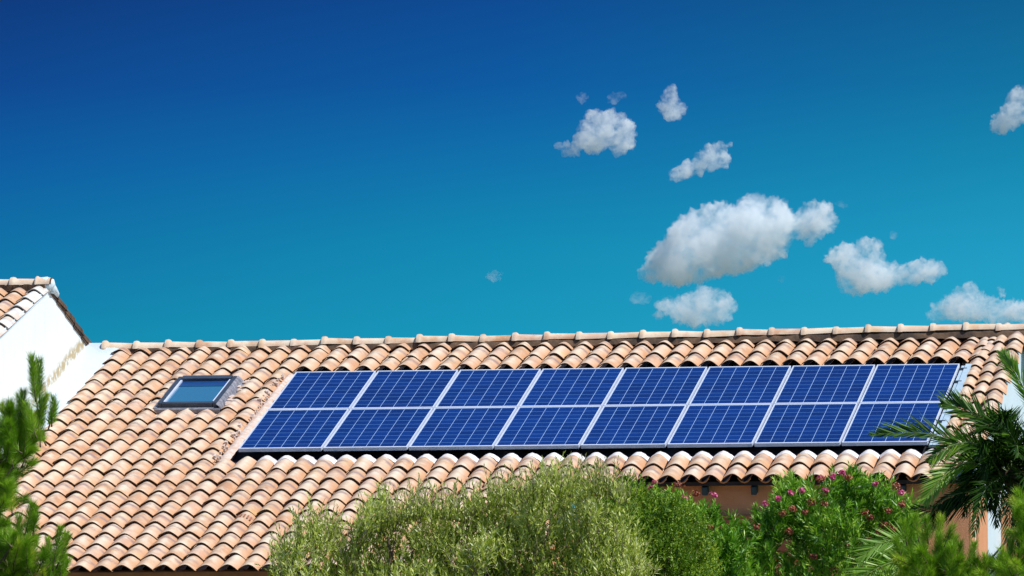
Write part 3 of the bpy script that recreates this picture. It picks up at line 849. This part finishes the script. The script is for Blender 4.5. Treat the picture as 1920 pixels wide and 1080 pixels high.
# --- olive: a broad grey-green crown in front of the left eave
OY = -7.6
oprof = [(505, 1100), (525, 1030), (560, 985), (600, 962), (630, 990), (655, 1018), (680, 972), (720, 945), (760, 930), (800, 922), (840, 925), (880, 932), (930, 905), (975, 900),
         (1010, 895), (1050, 885), (1100, 885), (1150, 880), (1185, 905), (1200, 990), (1215, 1100)]
ol = tag(empty('olive_tree', (3.0, OY, GZ)), 'broad grey-green olive tree with narrow leaves in front of the lower eave', 'tree')
B1, dpt = shoots_in(oprof, OY, .85, -2.3, 7000, .34, .30)
cn = clump(B1, 2.2)
xo = at(710, 1000, OY)[0]; keep = (((cn > -.14) & (dpt > .22)) | (cn > .10) | (dpt > .6)) & ((B1[:, 0] > xo) | (rng.random(len(B1)) < .62)); B1, dpt, cn = B1[keep], dpt[keep], cn[keep]
A1 = axes(len(B1), 1.0, None, .38)
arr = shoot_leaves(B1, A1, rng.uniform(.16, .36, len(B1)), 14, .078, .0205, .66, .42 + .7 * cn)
# sparse upright whips standing over the crown against the tiles
X_, Z_ = interp_profile(oprof, OY)
wx = rng.uniform(X_[1], X_[-3], 560); wb = np.stack([wx, OY + rng.uniform(-.6, .6, 560), np.interp(wx, X_, Z_) - .28], 1)
wa = axes(560, 1.0, None, .22); wl_ = rng.uniform(.12, .46, 560)
arr2 = shoot_leaves(wb, wa, wl_, 14, .070, .018, .60, np.full(560, .5))
arr = tuple(np.concatenate([a, b], 0) for a, b in zip(arr, arr2))
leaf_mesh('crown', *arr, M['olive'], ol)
tm = MB(); limbs(tm, (3.0, OY, GZ), [at(x, 1000, OY) + rng.normal(0, .2, 3) for x in (580, 720, 860, 980, 1100)], .17); tm.build('trunk', M['bark'], ol)
tw = MB()
for k_ in range(560): tw.tube([wb[k_], wb[k_] + wa[k_] * wl_[k_] * 1.02], [.0045, .002], 4)
for k_ in range(0, len(B1), 3): tw.tube([B1[k_] - A1[k_] * .2, B1[k_] + A1[k_] * .2], [.005, .002], 3)
tw.build('twigs', M['twig'], ol)

# --- dense small-leaved shrub between the olive and the oleanders
SY = -6.2
sprof = [(1085, 1100), (1095, 960), (1120, 905), (1150, 892), (1185, 885), (1215, 900), (1240, 925), (1270, 935), (1300, 945), (1325, 965), (1335, 1000), (1345, 1100)]
sh = tag(empty('leafy_shrub', (at(1215, 1000, SY)[0], SY, GZ)), 'dense small-leaved green shrub between the olive tree and the flowering oleander', 'shrub')
B2, dpt = shoots_in(sprof, SY, .7, -2.3, 4200, .42); cn = clump(B2 + 5, 2.4)
keep = (cn > -.28) | (dpt > .3); B2, cn = B2[keep], cn[keep]
arr = shoot_leaves(B2, axes(len(B2), .9, None, .45), rng.uniform(.10, .22, len(B2)), 18, .040, .017, .8, .45 + .45 * cn)
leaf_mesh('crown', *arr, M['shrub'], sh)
tm = MB(); limbs(tm, (at(1215, 1000, SY)[0], SY, GZ), [at(x, 1010, SY) for x in (1140, 1200, 1260, 1310)], .09); tm.build('trunk', M['bark'], sh)


# --- oleanders with pink and faded flower clusters
def oleander(label, prof, Y, n, pinks, dries, dep=.8, zlow=-2.3):
    X0 = at(.5 * (prof[0][0] + prof[-1][0]), 1000, Y)[0]
    o = tag(empty('oleander', (X0, Y, GZ)), label, 'shrub', 'oleanders under the upper eave')
    B, dp = shoots_in(prof, Y, dep, zlow, n, .5); cn_ = clump(B + 9, 1.9)
    kp = (cn_ > -.12) | (dp > .9); B, cn_ = B[kp], cn_[kp]
    outw = np.stack([(B[:, 0] - X0) * .25, np.full(len(B), -.18), np.zeros(len(B))], 1)
    ar = shoot_leaves(B, axes(len(B), 1.0, outw, .42), rng.uniform(.12, .26, len(B)), 18,   .122, .024, .66, .46 + .75 * cn_, whorl=3)
    leaf_mesh('crown', *ar, M['oleander'], o, mid=.45, droop=.10)
    t_ = MB()
    for k__ in range(9):
        tp = B[rng.integers(len(B))]; t_.tube([(X0 + jit(.2), Y + jit(.15), GZ - .05), (X0 + (tp[0] - X0) * .4, Y + (tp[1] - Y) * .5, GZ + .55 * (tp[2] - GZ)), tp], [.03, .02, .008], 5)
    t_.build('stems', M['bark'], o)
    for pts, mt, nm in ((pinks, M['pink'], 'flower_cluster'), (dries, M['dry'], 'faded_cluster')):
        for (x, y, s_) in pts:
            c = at(x, y, Y - dep * random.uniform(.7, 1.05))
            nf = 17 if nm == 'flower_cluster' else 38
            d = unit(nf); d[:, 2] = d[:, 2] * .7 + .3; r_ = s_ / (220.0 if nm == 'flower_cluster' else 185.0)
            ctr = c + d * (r_ * rng.uniform(.25, 1.25, nf))[:, None]
            ctr = c + (ctr - c) * .9
            pet = np.repeat(ctr, 5, 0); q = np.tile(np.arange(5) * 1.2566, nf)
            a = np.cross(d, np.array([.2, .5, .8])); a /= np.linalg.norm(a, axis=1, keepdims=True); b_ = np.cross(d, a)
            D = np.repeat(a, 5, 0) * np.cos(q)[:, None] + np.repeat(b_, 5, 0) * np.sin(q)[:, None] + np.repeat(d, 5, 0) * .5
            ln = .021 if nm == 'flower_cluster' else .016
            leaf_mesh(nm, pet, D, np.repeat(d, 5, 0), ln, ln * .85, rng.uniform(0, 1, nf * 5), mt, o, mid=.62, fold=.1)
    return o


oleander('smaller oleander beside the green shrub, pink blooms against the brown wall',
         [(1190, 1100), (1200, 950), (1225, 920), (1250, 915), (1270, 915), (1290, 938), (1315, 932), (1335, 922), (1350, 955), (1365, 985), (1390, 1000), (1420, 1100)], -5.2, 1050,
         [(1218, 915, 8), (1284, 935, 10), (1338, 930, 9), (1304, 985, 8), (1248, 1032, 6), (1226, 906, 6)],
         [(1273, 912, 12), (1305, 928, 9), (1312, 1010, 8), (1195, 1048, 7), (1252, 1070, 8), (1330, 990, 7)], .55)
oleander('larger oleander full of faded red flower heads, reaching the upper eave tiles',
         [(1335, 1100), (1345, 1010), (1375, 985), (1405, 975), (1440, 955), (1460, 930), (1478, 905), (1500, 893), (1530, 895), (1560, 890), (1600, 900), (1625, 905), (1650, 898), (1668, 915),
          (1690, 930), (1705, 950), (1712, 1000), (1725, 1100)], -4.2, 2700,
         [(1459, 935, 9), (1436, 946, 8), (1580, 888, 8), (1548, 920, 7), (1504, 920, 8), (1540, 898, 8), (1562, 896, 9), (1641, 908, 7), (1483, 925, 7), (1690, 925, 7)],
         [(1590, 897, 10), (1538, 900, 10), (1522, 945, 11), (1510, 962, 9), (1485, 957, 9), (1545, 947, 8), (1680, 915, 11), (1691, 948, 8), (1659, 985, 9), (1675, 993, 8), (1620, 962, 8), (1632, 972, 7),
          (1648, 1000, 7), (1480, 998, 10), (1590, 1027, 9), (1632, 1012, 7), (1525, 1045, 8), (1665, 960, 7), (1563, 1070, 10), (1420, 990, 9), (1468, 965, 9)], .85)


# --- pines
def pine(label, loc, Y, listed, masses, density, needle=.105, sc=185.0, extra_branch=()):
    o = tag(empty('pine_tree', (loc, Y, GZ)), label, 'tree', 'pines in the foreground')
    base, tip, rad = [], [], []
    for (x0, y0_, x1, y1_, r_) in listed:
        dy = random.uniform(-.25, .25)
        base.append(at(x0, y0_, Y + dy)); tip.append(at(x1, y1_, Y + dy + random.uniform(-.06, .06))); rad.append(r_ / sc)
    for (cx, cy_, rx, ry, n) in masses:
        for k__ in range(n):
            a = random.uniform(0, 6.28); q = math.sqrt(random.random()); x, y = cx + rx * q * math.cos(a), cy_ + ry * q * math.sin(a)
            b_ = at(x, y, Y + random.uniform(-.45, .45)); d = np.array([random.gauss(.08, .6), random.gauss(-.2, .45), random.uniform(.3, 1.0)]); d /= np.linalg.norm(d)
            base.append(b_); tip.append(b_ + d * random.uniform(.16, .32)); rad.append(.085)
    base, tip, rad = np.array(base), np.array(tip), np.array(rad)
    ln = np.linalg.norm(tip - base, axis=1); ax = (tip - base) / ln[:, None]
    P_, D_, L_, T_ = [], [], [], []
    for b_, t_, a, l_, r_ in zip(base, tip, ax, ln, rad):
        n = int(1.3 * density * (l_ + .05) / .25); t = rng.random(n) ** .85
        e = rng.normal(size=(n, 3)); e -= (e @ a)[:, None] * a; e /= np.linalg.norm(e, axis=1, keepdims=True)
        sp_ = (.95 - .50 * t + rng.normal(0, .12, n))
        P_.append(b_ + a * (l_ * t)[:, None] + e * .004); D_.append(a * np.cos(sp_)[:, None] + e * np.sin(sp_)[:, None])
        L_.append(np.minimum(r_ * 1.45, needle * 1.08) * rng.uniform(.75, 1.15, n)); T_.append(random.gauss(.50, .20) + rng.normal(0, .12, n) + .12 * t + (rng.random(n) < .03) * .5)
    P_, D_, L_, T_ = map(np.concatenate, (P_, D_, L_, T_))
    leaf_mesh('needles', P_, D_, unit(len(P_)), L_, .0034, T_, M['pine'], o, mid=.3, fold=.0)
    br = MB()
    for b_, t_, r_ in zip(base, tip, rad):
        br.tube([b_ - (t_ - b_) * .12, b_, b_ + (t_ - b_) * .85], [.009, .008, .004], 5)
    tr = np.array([loc, Y, GZ])
    top = np.array([loc, Y, np.percentile(base[:, 2], 60) - .25])
    br.tube([tr, tr + (top - tr) * .5 + np.array([.04, .03, 0]), top], [.14, .10, .03], 8)
    for k__ in range(0, len(base), 6):
        far = abs(base[k__][0] - loc); h = min(base[k__][2] - .25 - .55 * far, top[2]); s_ = np.array([loc, Y, h])
        br.tube([s_, .5 * (s_ + base[k__]) + np.array([0, 0, -.05]), base[k__]], [.016, .012, .007], 5)
    for (x0, y0_, x1, y1_) in extra_branch: br.tube([at(x0, y0_, Y), at(.5 * (x0 + x1), .5 * (y0_ + y1_) + 4, Y), at(x1, y1_, Y)], [.018, .014, .008], 5)
    br.build('trunk', M['bark'], o)
    return o


PL = -9.0
pine('pine tree with upright bottlebrush shoots in front of the white gable', at(-60, 900, PL)[0], PL,
     [(70, 768, 64, 690, 17), (66, 745, 60, 672, 15), (74, 748, 74, 680, 14), (46, 800, 36, 745, 15), (40, 790, 44, 738, 14), (76, 796, 88, 742, 11), (72, 800, 80, 750, 12), (97, 795, 100, 748, 12), (92, 800, 104, 760, 12),
      (14, 800, 4, 762, 15), (20, 806, 16, 770, 14), (30, 830, 24, 782, 16), (55, 815, 50, 760, 16), (60, 830, 66, 780, 15), (44, 850, 52, 800, 15), (42, 872, 60, 830, 15), (46, 858, 62, 842, 11), (20, 870, 34, 825, 16),
      (8, 850, 4, 800, 16), (48, 998, 60, 948, 15), (56, 990, 66, 955, 11), (40, 1012, 36, 972, 15), (62, 1000, 68, 968, 12), (100, 1062, 112, 992, 12), (102, 1050, 124, 1000, 10), (94, 1048, 90, 1012, 10), (108, 1060, 130, 1005, 9),
      (48, 1040, 56, 992, 15), (30, 1050, 34, 1005, 16), (58, 1055, 66, 1015, 13), (88, 1075, 84, 1030, 12), (112, 1085, 118, 1040, 12), (20, 1020, 14, 985, 15)],
     [(12, 835, 30, 45, 24), (72, 826, 16, 12, 5), (8, 900, 26, 55, 28), (4, 965, 20, 36, 12), (20, 1050, 34, 40, 28), (46, 1080, 28, 26, 10), (92, 1092, 24, 14, 6), (-60, 900, 60, 160, 60)], 330,
     extra_branch=((10, 868, 50, 856), (30, 1075, 52, 1000)))
PR = -8.2
pine('bright green pine whose soft shoots fill the corner below the palm', at(1775, 1000, PR)[0], PR,
     [(1722, 1012, 1716, 972, 15), (1700, 1018, 1694, 982, 14), (1740, 1015, 1738, 975, 14), (1760, 1012, 1764, 972, 13), (1772, 1022, 1786, 988, 12), (1712, 1040, 1704, 1000, 15), (1735, 1042, 1732, 1002, 15),
      (1755, 1045, 1760, 1008, 15), (1778, 1052, 1790, 1010, 14), (1690, 1046, 1680, 1012, 12), (1798, 1060, 1800, 1022, 13), (1820, 1062, 1826, 1022, 13), (1850, 1080, 1848, 1044, 13), (1870, 1085, 1874, 1046, 13),
      (1900, 1060, 1896, 1018, 15), (1922, 1040, 1916, 990, 15), (1918, 1000, 1908, 960, 15), (1930, 985, 1922, 945, 15)],
     [(1745, 1074, 55, 22, 40), (1830, 1100, 70, 14, 30), (1912, 1080, 20, 20, 16), (1740, 1115, 70, 16, 20), (1930, 1010, 10, 45, 12)], 320)


# --- palms
def bez(pts, n):
    pts = np.array(pts, float); t = np.linspace(0, len(pts) - 1, n); out = []
    for q in t:
        i = min(int(q), len(pts) - 2); f = q - i
        p0, p1, p2, p3 = pts[max(i - 1, 0)], pts[i], pts[i + 1], pts[min(i + 2, len(pts) - 1)]
        out.append(.5 * ((2 * p1) + (-p0 + p2) * f + (2 * p0 - 5 * p1 + 4 * p2 - p3) * f * f + (-p0 + 3 * p1 - 3 * p2 + p3) * f ** 3))
    return np.array(out)


def frond(parent, pts, L, side, material, n=46, w=.018, ang=.75, tint=.5, lift=.25, droop=.08, start=.12, r0=.012, updown=(1, 1)):
    """one feather leaf: spine through pts, leaflets of length L along +-side"""
    S = bez(pts, n); T = np.gradient(S, axis=0); T /= np.linalg.norm(T, axis=1, keepdims=True)
    side = np.array(side, float); P_, D_, N_, L_, W_ = [], [], [], [], []
    for i in range(n):
        t = i / (n - 1)
        if t < start: continue
        s0 = side - (side @ T[i]) * T[i]; s0 /= np.linalg.norm(s0); up = np.cross(T[i], s0)
        if up[1] > 0: up = -up
        pl = math.sin(math.pi * min(.12 + .86 * t, 1) ** .9) ** .55 * (1 if t < .8 else 1 - .35 * (t - .8) / .2)
        for sgn, ud in ((1, updown[0]), (-1, updown[1])):
            a = ang * (1 - .55 * t) + random.gauss(0, .06)
            d = T[i] * math.cos(a) + sgn * s0 * math.sin(a) + up * (lift + random.gauss(0, .08)); d /= np.linalg.norm(d)
            P_.append(S[i]); D_.append(d); N_.append(np.cross(d, s0 * sgn) + rng.normal(0, .25, 3)); L_.append(L * pl * ud * random.uniform(.85, 1.1)); W_.append(w * random.uniform(.8, 1.15))
    P_ = np.array(P_); nn = len(P_)
    o = leaf_mesh('frond', P_, np.array(D_), np.array(N_), np.array(L_), np.array(W_), np.clip(tint + rng.normal(0, .16, nn), 0, 1), material, parent, mid=.3, fold=.22, droop=droop)
    r_ = MB(); r_.tube(S, list(np.linspace(r0, .003, n)), 6); r_.build('rachis', M['rachis_new'] if material is M['palm_new'] else M['rachis'], o)
    return o


PY_ = -6.5
pc_ = at(1893, 890, PY_)
pm_ = tag(empty('palm_tree', (pc_[0] + .62, PY_, GZ)), 'feather palm with dark arching fronds at the right of the solar panels', 'palm')
A_ = lambda x, y, dy=0.0: at(x, y, PY_ + dy)
Vn = np.array([0, 0, 1.0])
# fronds seen clearly: tip towards the panels, up towards the ridge, young yellow-green one, drooping one
frond(pm_, [A_(1885, 900), A_(1830, 848, -.1), A_(1760, 818, -.2), A_(1700, 812, -.25), A_(1636, 816, -.3)], .38, (0.15, .5, 1), M['palm'], 64, .026, .66, .62, .1, .03, updown=(1, .55))
frond(pm_, [A_(1905, 880), A_(1880, 820, .1), A_(1840, 785, .15), A_(1800, 766, .2), A_(1768, 756, .2)], .40, (.1, .4, 1), M['palm'], 56, .026, .75, .62, .1, .03, updown=(1, .7))
frond(pm_, [A_(1960, 840, .2), A_(1935, 760, .3), A_(1912, 715, .3), A_(1893, 685, .3), A_(1878, 662, .35)], .28, (1, .3, .4), M['palm_new'], 46, .020, .55, .45, .1, .02)
frond(pm_, [A_(1870, 895), A_(1825, 868, -.3), A_(1790, 878, -.4), A_(1758, 905, -.5), A_(1734, 940, -.55)], .35, (-.4, .3, 1), M['palm_new'], 48, .021, .7, .55, .1, .08)
frond(pm_, [A_(1880, 925), A_(1835, 922, -.3), A_(1795, 926, -.4), A_(1765, 940, -.45), A_(1744, 968, -.5)], .36, (.5, .2, 1), M['palm'], 52, .016, .85, .25, 0, .25, updown=(.35, 1.1))
frond(pm_, [A_(1880, 915), A_(1830, 925, .1), A_(1790, 945, .2), A_(1750, 955, .2), A_(1712, 952, .25)], .30, (.3, .2, 1), M['palm'], 40, .013, .6, .30, 0, .05)
frond(pm_, [A_(1885, 905), A_(1850, 850, -.5), A_(1815, 830, -.7), A_(1775, 840, -.9), A_(1745, 862, -1)], .36, (.2, .2, 1), M['palm'], 50, .024, .7, .6, .1, .06)
frond(pm_, [A_(1900, 900), A_(1905, 850, -.3), A_(1895, 815, -.5), A_(1870, 795, -.6), A_(1835, 800, -.7)], .36, (.6, .2, 1), M['palm'], 50, .024, .8, .55, .1, .06)
# the rest of the head: older fronds all round, many of them hanging
for k_ in range(54):
    a = k_ * 2.399; el_ = math.radians(random.uniform(-35, 55)); ln = random.uniform(.75, 1.15)
    d = np.array([math.cos(a) * math.cos(el_), math.sin(a) * math.cos(el_), math.sin(el_)])
    if d[0] < -.35 and d[2] > -.2: ln *= .62
    c0 = pc_ + np.array([.02, 0, 0])
    pts = [c0, c0 + d * ln * .4 + Vn * .06, c0 + d * ln * .75 + Vn * (.02), c0 + d * ln - Vn * (.18 + .2 * random.random())]
    sd_ = np.cross(d, Vn); sd_ = sd_ / (np.linalg.norm(sd_) + 1e-9)
    frond(pm_, pts, .30, sd_ + np.array([0, 0, .25]), M['palm'], 36, .023, .75, random.gauss(.30, .16), .12, .12)
tk = MB(); tk.tube([(pc_[0] + .62, PY_, GZ - .1), (pc_[0] + .55, PY_, GZ + 2), (pc_[0] + .26, PY_, pc_[2] - .55), (pc_[0], PY_, pc_[2] + .05)], [.21, .18, .15, .09], 12)
for k_ in range(120):
    a = k_ * 2.399; z = GZ + .3 + (pc_[2] - GZ - 1.0) * k_ / 120
    q = np.array([pc_[0] + .62 - .30 * (k_ / 120) ** 3 + .18 * math.cos(a), PY_ + .18 * math.sin(a), z]); e = q + np.array([.10 * math.cos(a), .10 * math.sin(a), .12]); tk.tube([q, e], [.045, .018], 5)
tk.build('trunk', M['bark'], pm_)

P2 = -7.4
p2 = at(1745, 1062, P2)
sp_m = tag(empty('young_palm', (p2[0] + .1, P2, GZ)), 'young palm with one pale green frond spread low between oleander and pine', 'palm')
B_2 = lambda x, y, dy=0.0: at(x, y, P2 + dy)
frond(sp_m, [B_2(1752, 1075), B_2(1716, 1053, -.1), B_2(1672, 1055, -.2), B_2(1630, 1075, -.3), B_2(1595, 1105, -.35)], .44, (-.35, .3, 1), M['palm_new'], 42, .022, .95, .62, .05, .03, start=.18)
frond(sp_m, [B_2(1752, 1080), B_2(1700, 1085, .2), B_2(1650, 1105, .3), B_2(1600, 1140, .3)], .36, (-.2, .3, 1), M['palm_new'], 34, .016, .9, .4, .05, .05)
frond(sp_m, [B_2(1752, 1078), B_2(1728, 1030, -.3), B_2(1690, 1012, -.45), B_2(1645, 1022, -.55), B_2(1612, 1048, -.6)], .34, (-.3, .3, 1), M['palm_new'], 40, .022, .9, .55, .06, .05, start=.2)
for k_ in range(7):
    a = k_ * .9 + .3; d = np.array([math.cos(a), math.sin(a), .0]); c0 = p2 - Vn * .35
    frond(sp_m, [c0, c0 + d * .35 + Vn * .12, c0 + d * .7 + Vn * .02, c0 + d * .95 - Vn * .25], .30, np.cross(d, Vn), M['palm'], 26, .016, .8, .4, .1, .1)
tk = MB(); tk.tube([(p2[0] + .1, P2, GZ - .1), (p2[0] + .08, P2, GZ + 1.6), (p2[0], P2, p2[2] - .3)], [.14, .13, .09], 10); tk.build('trunk', M['bark'], sp_m)

# ------------------------------------------------------------------ clouds
def inside(p, poly):
    x, y = p; c = False; j = len(poly) - 1
    for i in range(len(poly)):
        xi, yi = poly[i]; xj, yj = poly[j]
        if (yi > y) != (yj > y) and x < (xj - xi) * (y - yi) / (yj - yi) + xi: c = not c
        j = i
    return c


def edge_d(p, poly):
    p = np.array(p); a = np.array(poly, float); b = np.roll(a, -1, 0); ab = b - a
    t = np.clip(((p - a) * ab).sum(1) / (ab * ab).sum(1), 0, 1); return np.sqrt((((a + ab * t[:, None]) - p) ** 2).sum(1)).min()


def cloud(label, polys, material, amp=1.0, vox=1.0, n=60, thick=.75, CD=3000.0):
    SCL = CD / F_PX / (FW @ np.array([0, 1, 0])); cat_ = lambda x, y, dep=0.0: at(x, y, CD + dep); vox = vox * CD / 3000
    bm = bmesh.new(); allp = [q for pl in polys for q in pl]
    cx, cy_ = np.mean([q[0] for q in allp]), np.mean([q[1] for q in allp])
    c0 = cat_(cx, cy_)
    for pl in polys:
        a = np.array(pl, float); lo, hi = a.min(0), a.max(0); cnt = 0; tries = 0
        area = .5 * abs(np.dot(a[:, 0], np.roll(a[:, 1], 1)) - np.dot(a[:, 1], np.roll(a[:, 0], 1)))
        while cnt < n and tries < 6000:
            tries += 1; p = (random.uniform(lo[0], hi[0]), random.uniform(lo[1], hi[1]))
            if not inside(p, pl): continue
            d = edge_d(p, pl)
            if d < 2.5: continue
            r = min(d * 1.06 + 1.0, math.sqrt(area) * .31); cnt += 1
            q = cat_(*p, random.uniform(-1, 1) * r * .5 * SCL) - c0
            mt = Matrix.Translation(Vector(q)) @ Matrix.Diagonal((r * SCL, r * SCL * thick, r * SCL, 1))
            bmesh.ops.create_icosphere(bm, subdivisions=2, radius=1.0, matrix=mt)
    me = bpy.data.meshes.new('cloud'); bm.to_mesh(me); bm.free()
    o = bpy.data.objects.new('cloud', me); COL.objects.link(o)
    md = o.modifiers.new('remesh', 'REMESH'); md.mode = 'VOXEL'; md.voxel_size = vox
    dg = bpy.context.evaluated_depsgraph_get(); m2 = bpy.data.meshes.new_from_object(o.evaluated_get(dg)); o.modifiers.clear(); o.data = m2; bpy.data.meshes.remove(me)
    nv = len(m2.vertices); cv = np.empty(nv * 3, np.float32); nr = np.empty(nv * 3, np.float32)
    m2.vertices.foreach_get('co', cv); m2.vertices.foreach_get('normal', nr); cv = cv.reshape(-1, 3); nr = nr.reshape(-1, 3)
    off = np.array([random.uniform(0, 50) for _ in range(3)])
    h = np.array([mnoise.noise(Vector(q * .13 + off)) * .8 + (abs(mnoise.noise(Vector(q * .22 + off))) - .2) * 1.6 + (abs(mnoise.noise(Vector(q * .5 + off))) - .2) * 1.3 + mnoise.noise(Vector(q * 1.1 + off)) * .5 for q in cv])
    cv = cv + nr * (h * amp * 2.2)[:, None]
    m2.vertices.foreach_set('co', cv.astype(np.float32).ravel()); m2.update()
    m2.materials.clear(); m2.materials.append(material)
    o.location = c0
    return tag(o, label, 'cloud', 'small clouds in the blue sky')


CL = [
    ('largest white cloud with a blue-grey shaded underside', [[(1187, 517), (1215, 480), (1222, 455), (1250, 440), (1275, 405), (1300, 398), (1335, 380), (1360, 378), (1375, 388), (1400, 365), (1415, 362), (1440, 370), (1462, 370),
      (1490, 395), (1490, 420), (1488, 455), (1470, 478), (1440, 495), (1410, 508), (1370, 515), (1330, 525), (1265, 537), (1230, 527)],
      [(1187, 518), (1212, 482), (1260, 450), (1290, 480), (1270, 537), (1230, 528)], [(1480, 405), (1510, 383), (1545, 383), (1562, 378), (1570, 425), (1545, 440), (1520, 455), (1480, 440)]], 'cloud', 1.0, 1.1, 110),
    ('white cloud with a long tail pointing right, beside the largest cloud', [[(1540, 475), (1575, 460), (1600, 455), (1630, 443), (1655, 455), (1660, 490), (1690, 500), (1720, 492), (1750, 490), (1783, 512), (1755, 525), (1700, 527), (1660, 540),
      (1640, 548), (1590, 555), (1575, 530), (1560, 505)], [(1640, 500), (1690, 496), (1720, 489), (1750, 488), (1785, 511), (1755, 527), (1700, 530), (1640, 542)]], 'cloud', .8, .9, 90),
    ('low oval white cloud just above the ridge tiles under the largest cloud', [[(1205, 592), (1245, 565), (1290, 550), (1330, 540), (1370, 550), (1385, 575), (1365, 595), (1345, 605), (1320, 612), (1280, 605), (1250, 600)]], 'cloud', .8, .9, 80),
    ('hazy white cloud bank touching the right end of the ridge', [[(1733, 600), (1750, 575), (1775, 555), (1805, 535), (1835, 540), (1850, 560), (1880, 540), (1890, 545), (1880, 565), (1935, 570), (1935, 607), (1850, 604), (1790, 600)]], 'cloud', .9, .9, 90),
    ('ragged white cloud with a pointed left foot, high in the middle of the sky', [[(1047, 275), (1085, 258), (1095, 235), (1105, 215), (1150, 208), (1175, 222), (1192, 250), (1185, 270), (1165, 285), (1140, 280), (1100, 285), (1070, 292)]], 'cloud', .9, .9, 70),
    ('small upright white cloud highest in the sky', [[(1222, 197), (1240, 185), (1250, 165), (1265, 160), (1272, 185), (1290, 200), (1275, 220), (1250, 228), (1240, 210)]], 'cloud', .6, .7, 40),
    ('small slanting white cloud above the largest cloud', [[(1255, 335), (1265, 312), (1300, 300), (1320, 280), (1345, 270), (1372, 268), (1360, 285), (1368, 305), (1330, 320), (1290, 332)]], 'cloud', .7, .7, 50),
    ('white cloud cut by the right edge of the picture', [[(1852, 245), (1865, 215), (1885, 195), (1890, 170), (1935, 160), (1935, 225), (1895, 240), (1870, 250)]], 'cloud', .7, .7, 50),
    ('tiny cloud scrap left of the low oval cloud', [[(1175, 562), (1200, 550), (1220, 553), (1210, 570), (1190, 572)]], 'wisp', .45, .45, 25),
    ('faint wisp alone over the middle of the roof', [[(905, 518), (925, 505), (943, 512), (940, 526), (915, 527)]], 'wisp', .4, .45, 20),
    ('faint scrap above the ragged cloud, left of another scrap', [[(1068, 192), (1090, 170), (1107, 176), (1100, 190)]], 'wisp', .4, .4, 18),
    ('faint scrap above the ragged cloud, right of another scrap', [[(1135, 192), (1150, 168), (1177, 180), (1155, 195)]], 'wisp', .4, .4, 18),
    ('thin wisp off the right tip of the largest cloud', [[(1560, 382), (1578, 375), (1590, 386), (1580, 392)]], 'wisp', .35, .4, 14),
    ('wisp over the tail of the cloud beside the largest cloud', [[(1655, 448), (1672, 438), (1690, 434), (1680, 448)]], 'wisp', .35, .4, 12),
    ('speck of cloud between the largest cloud and its tailed neighbour', [[(1455, 528), (1464, 514), (1474, 520), (1468, 532)]], 'wisp', .3, .4, 12),
]
for k_, (lab, pl, mk, amp, vx, n) in enumerate(CL): cloud(lab, [[(np.mean([q[0] for q in p_]) + (x - np.mean([q[0] for q in p_])) * (1.1 if 3 < k_ < 8 else 1.0), np.mean([q[1] for q in p_]) + (y - np.mean([q[1] for q in p_])) * (1.1 if 3 < k_ < 8 else 1.0)) for x, y in p_] for p_ in pl], M[mk], amp, vx * .8, n, CD=2300.0 if k_ in (2, 8) else 3000.0)
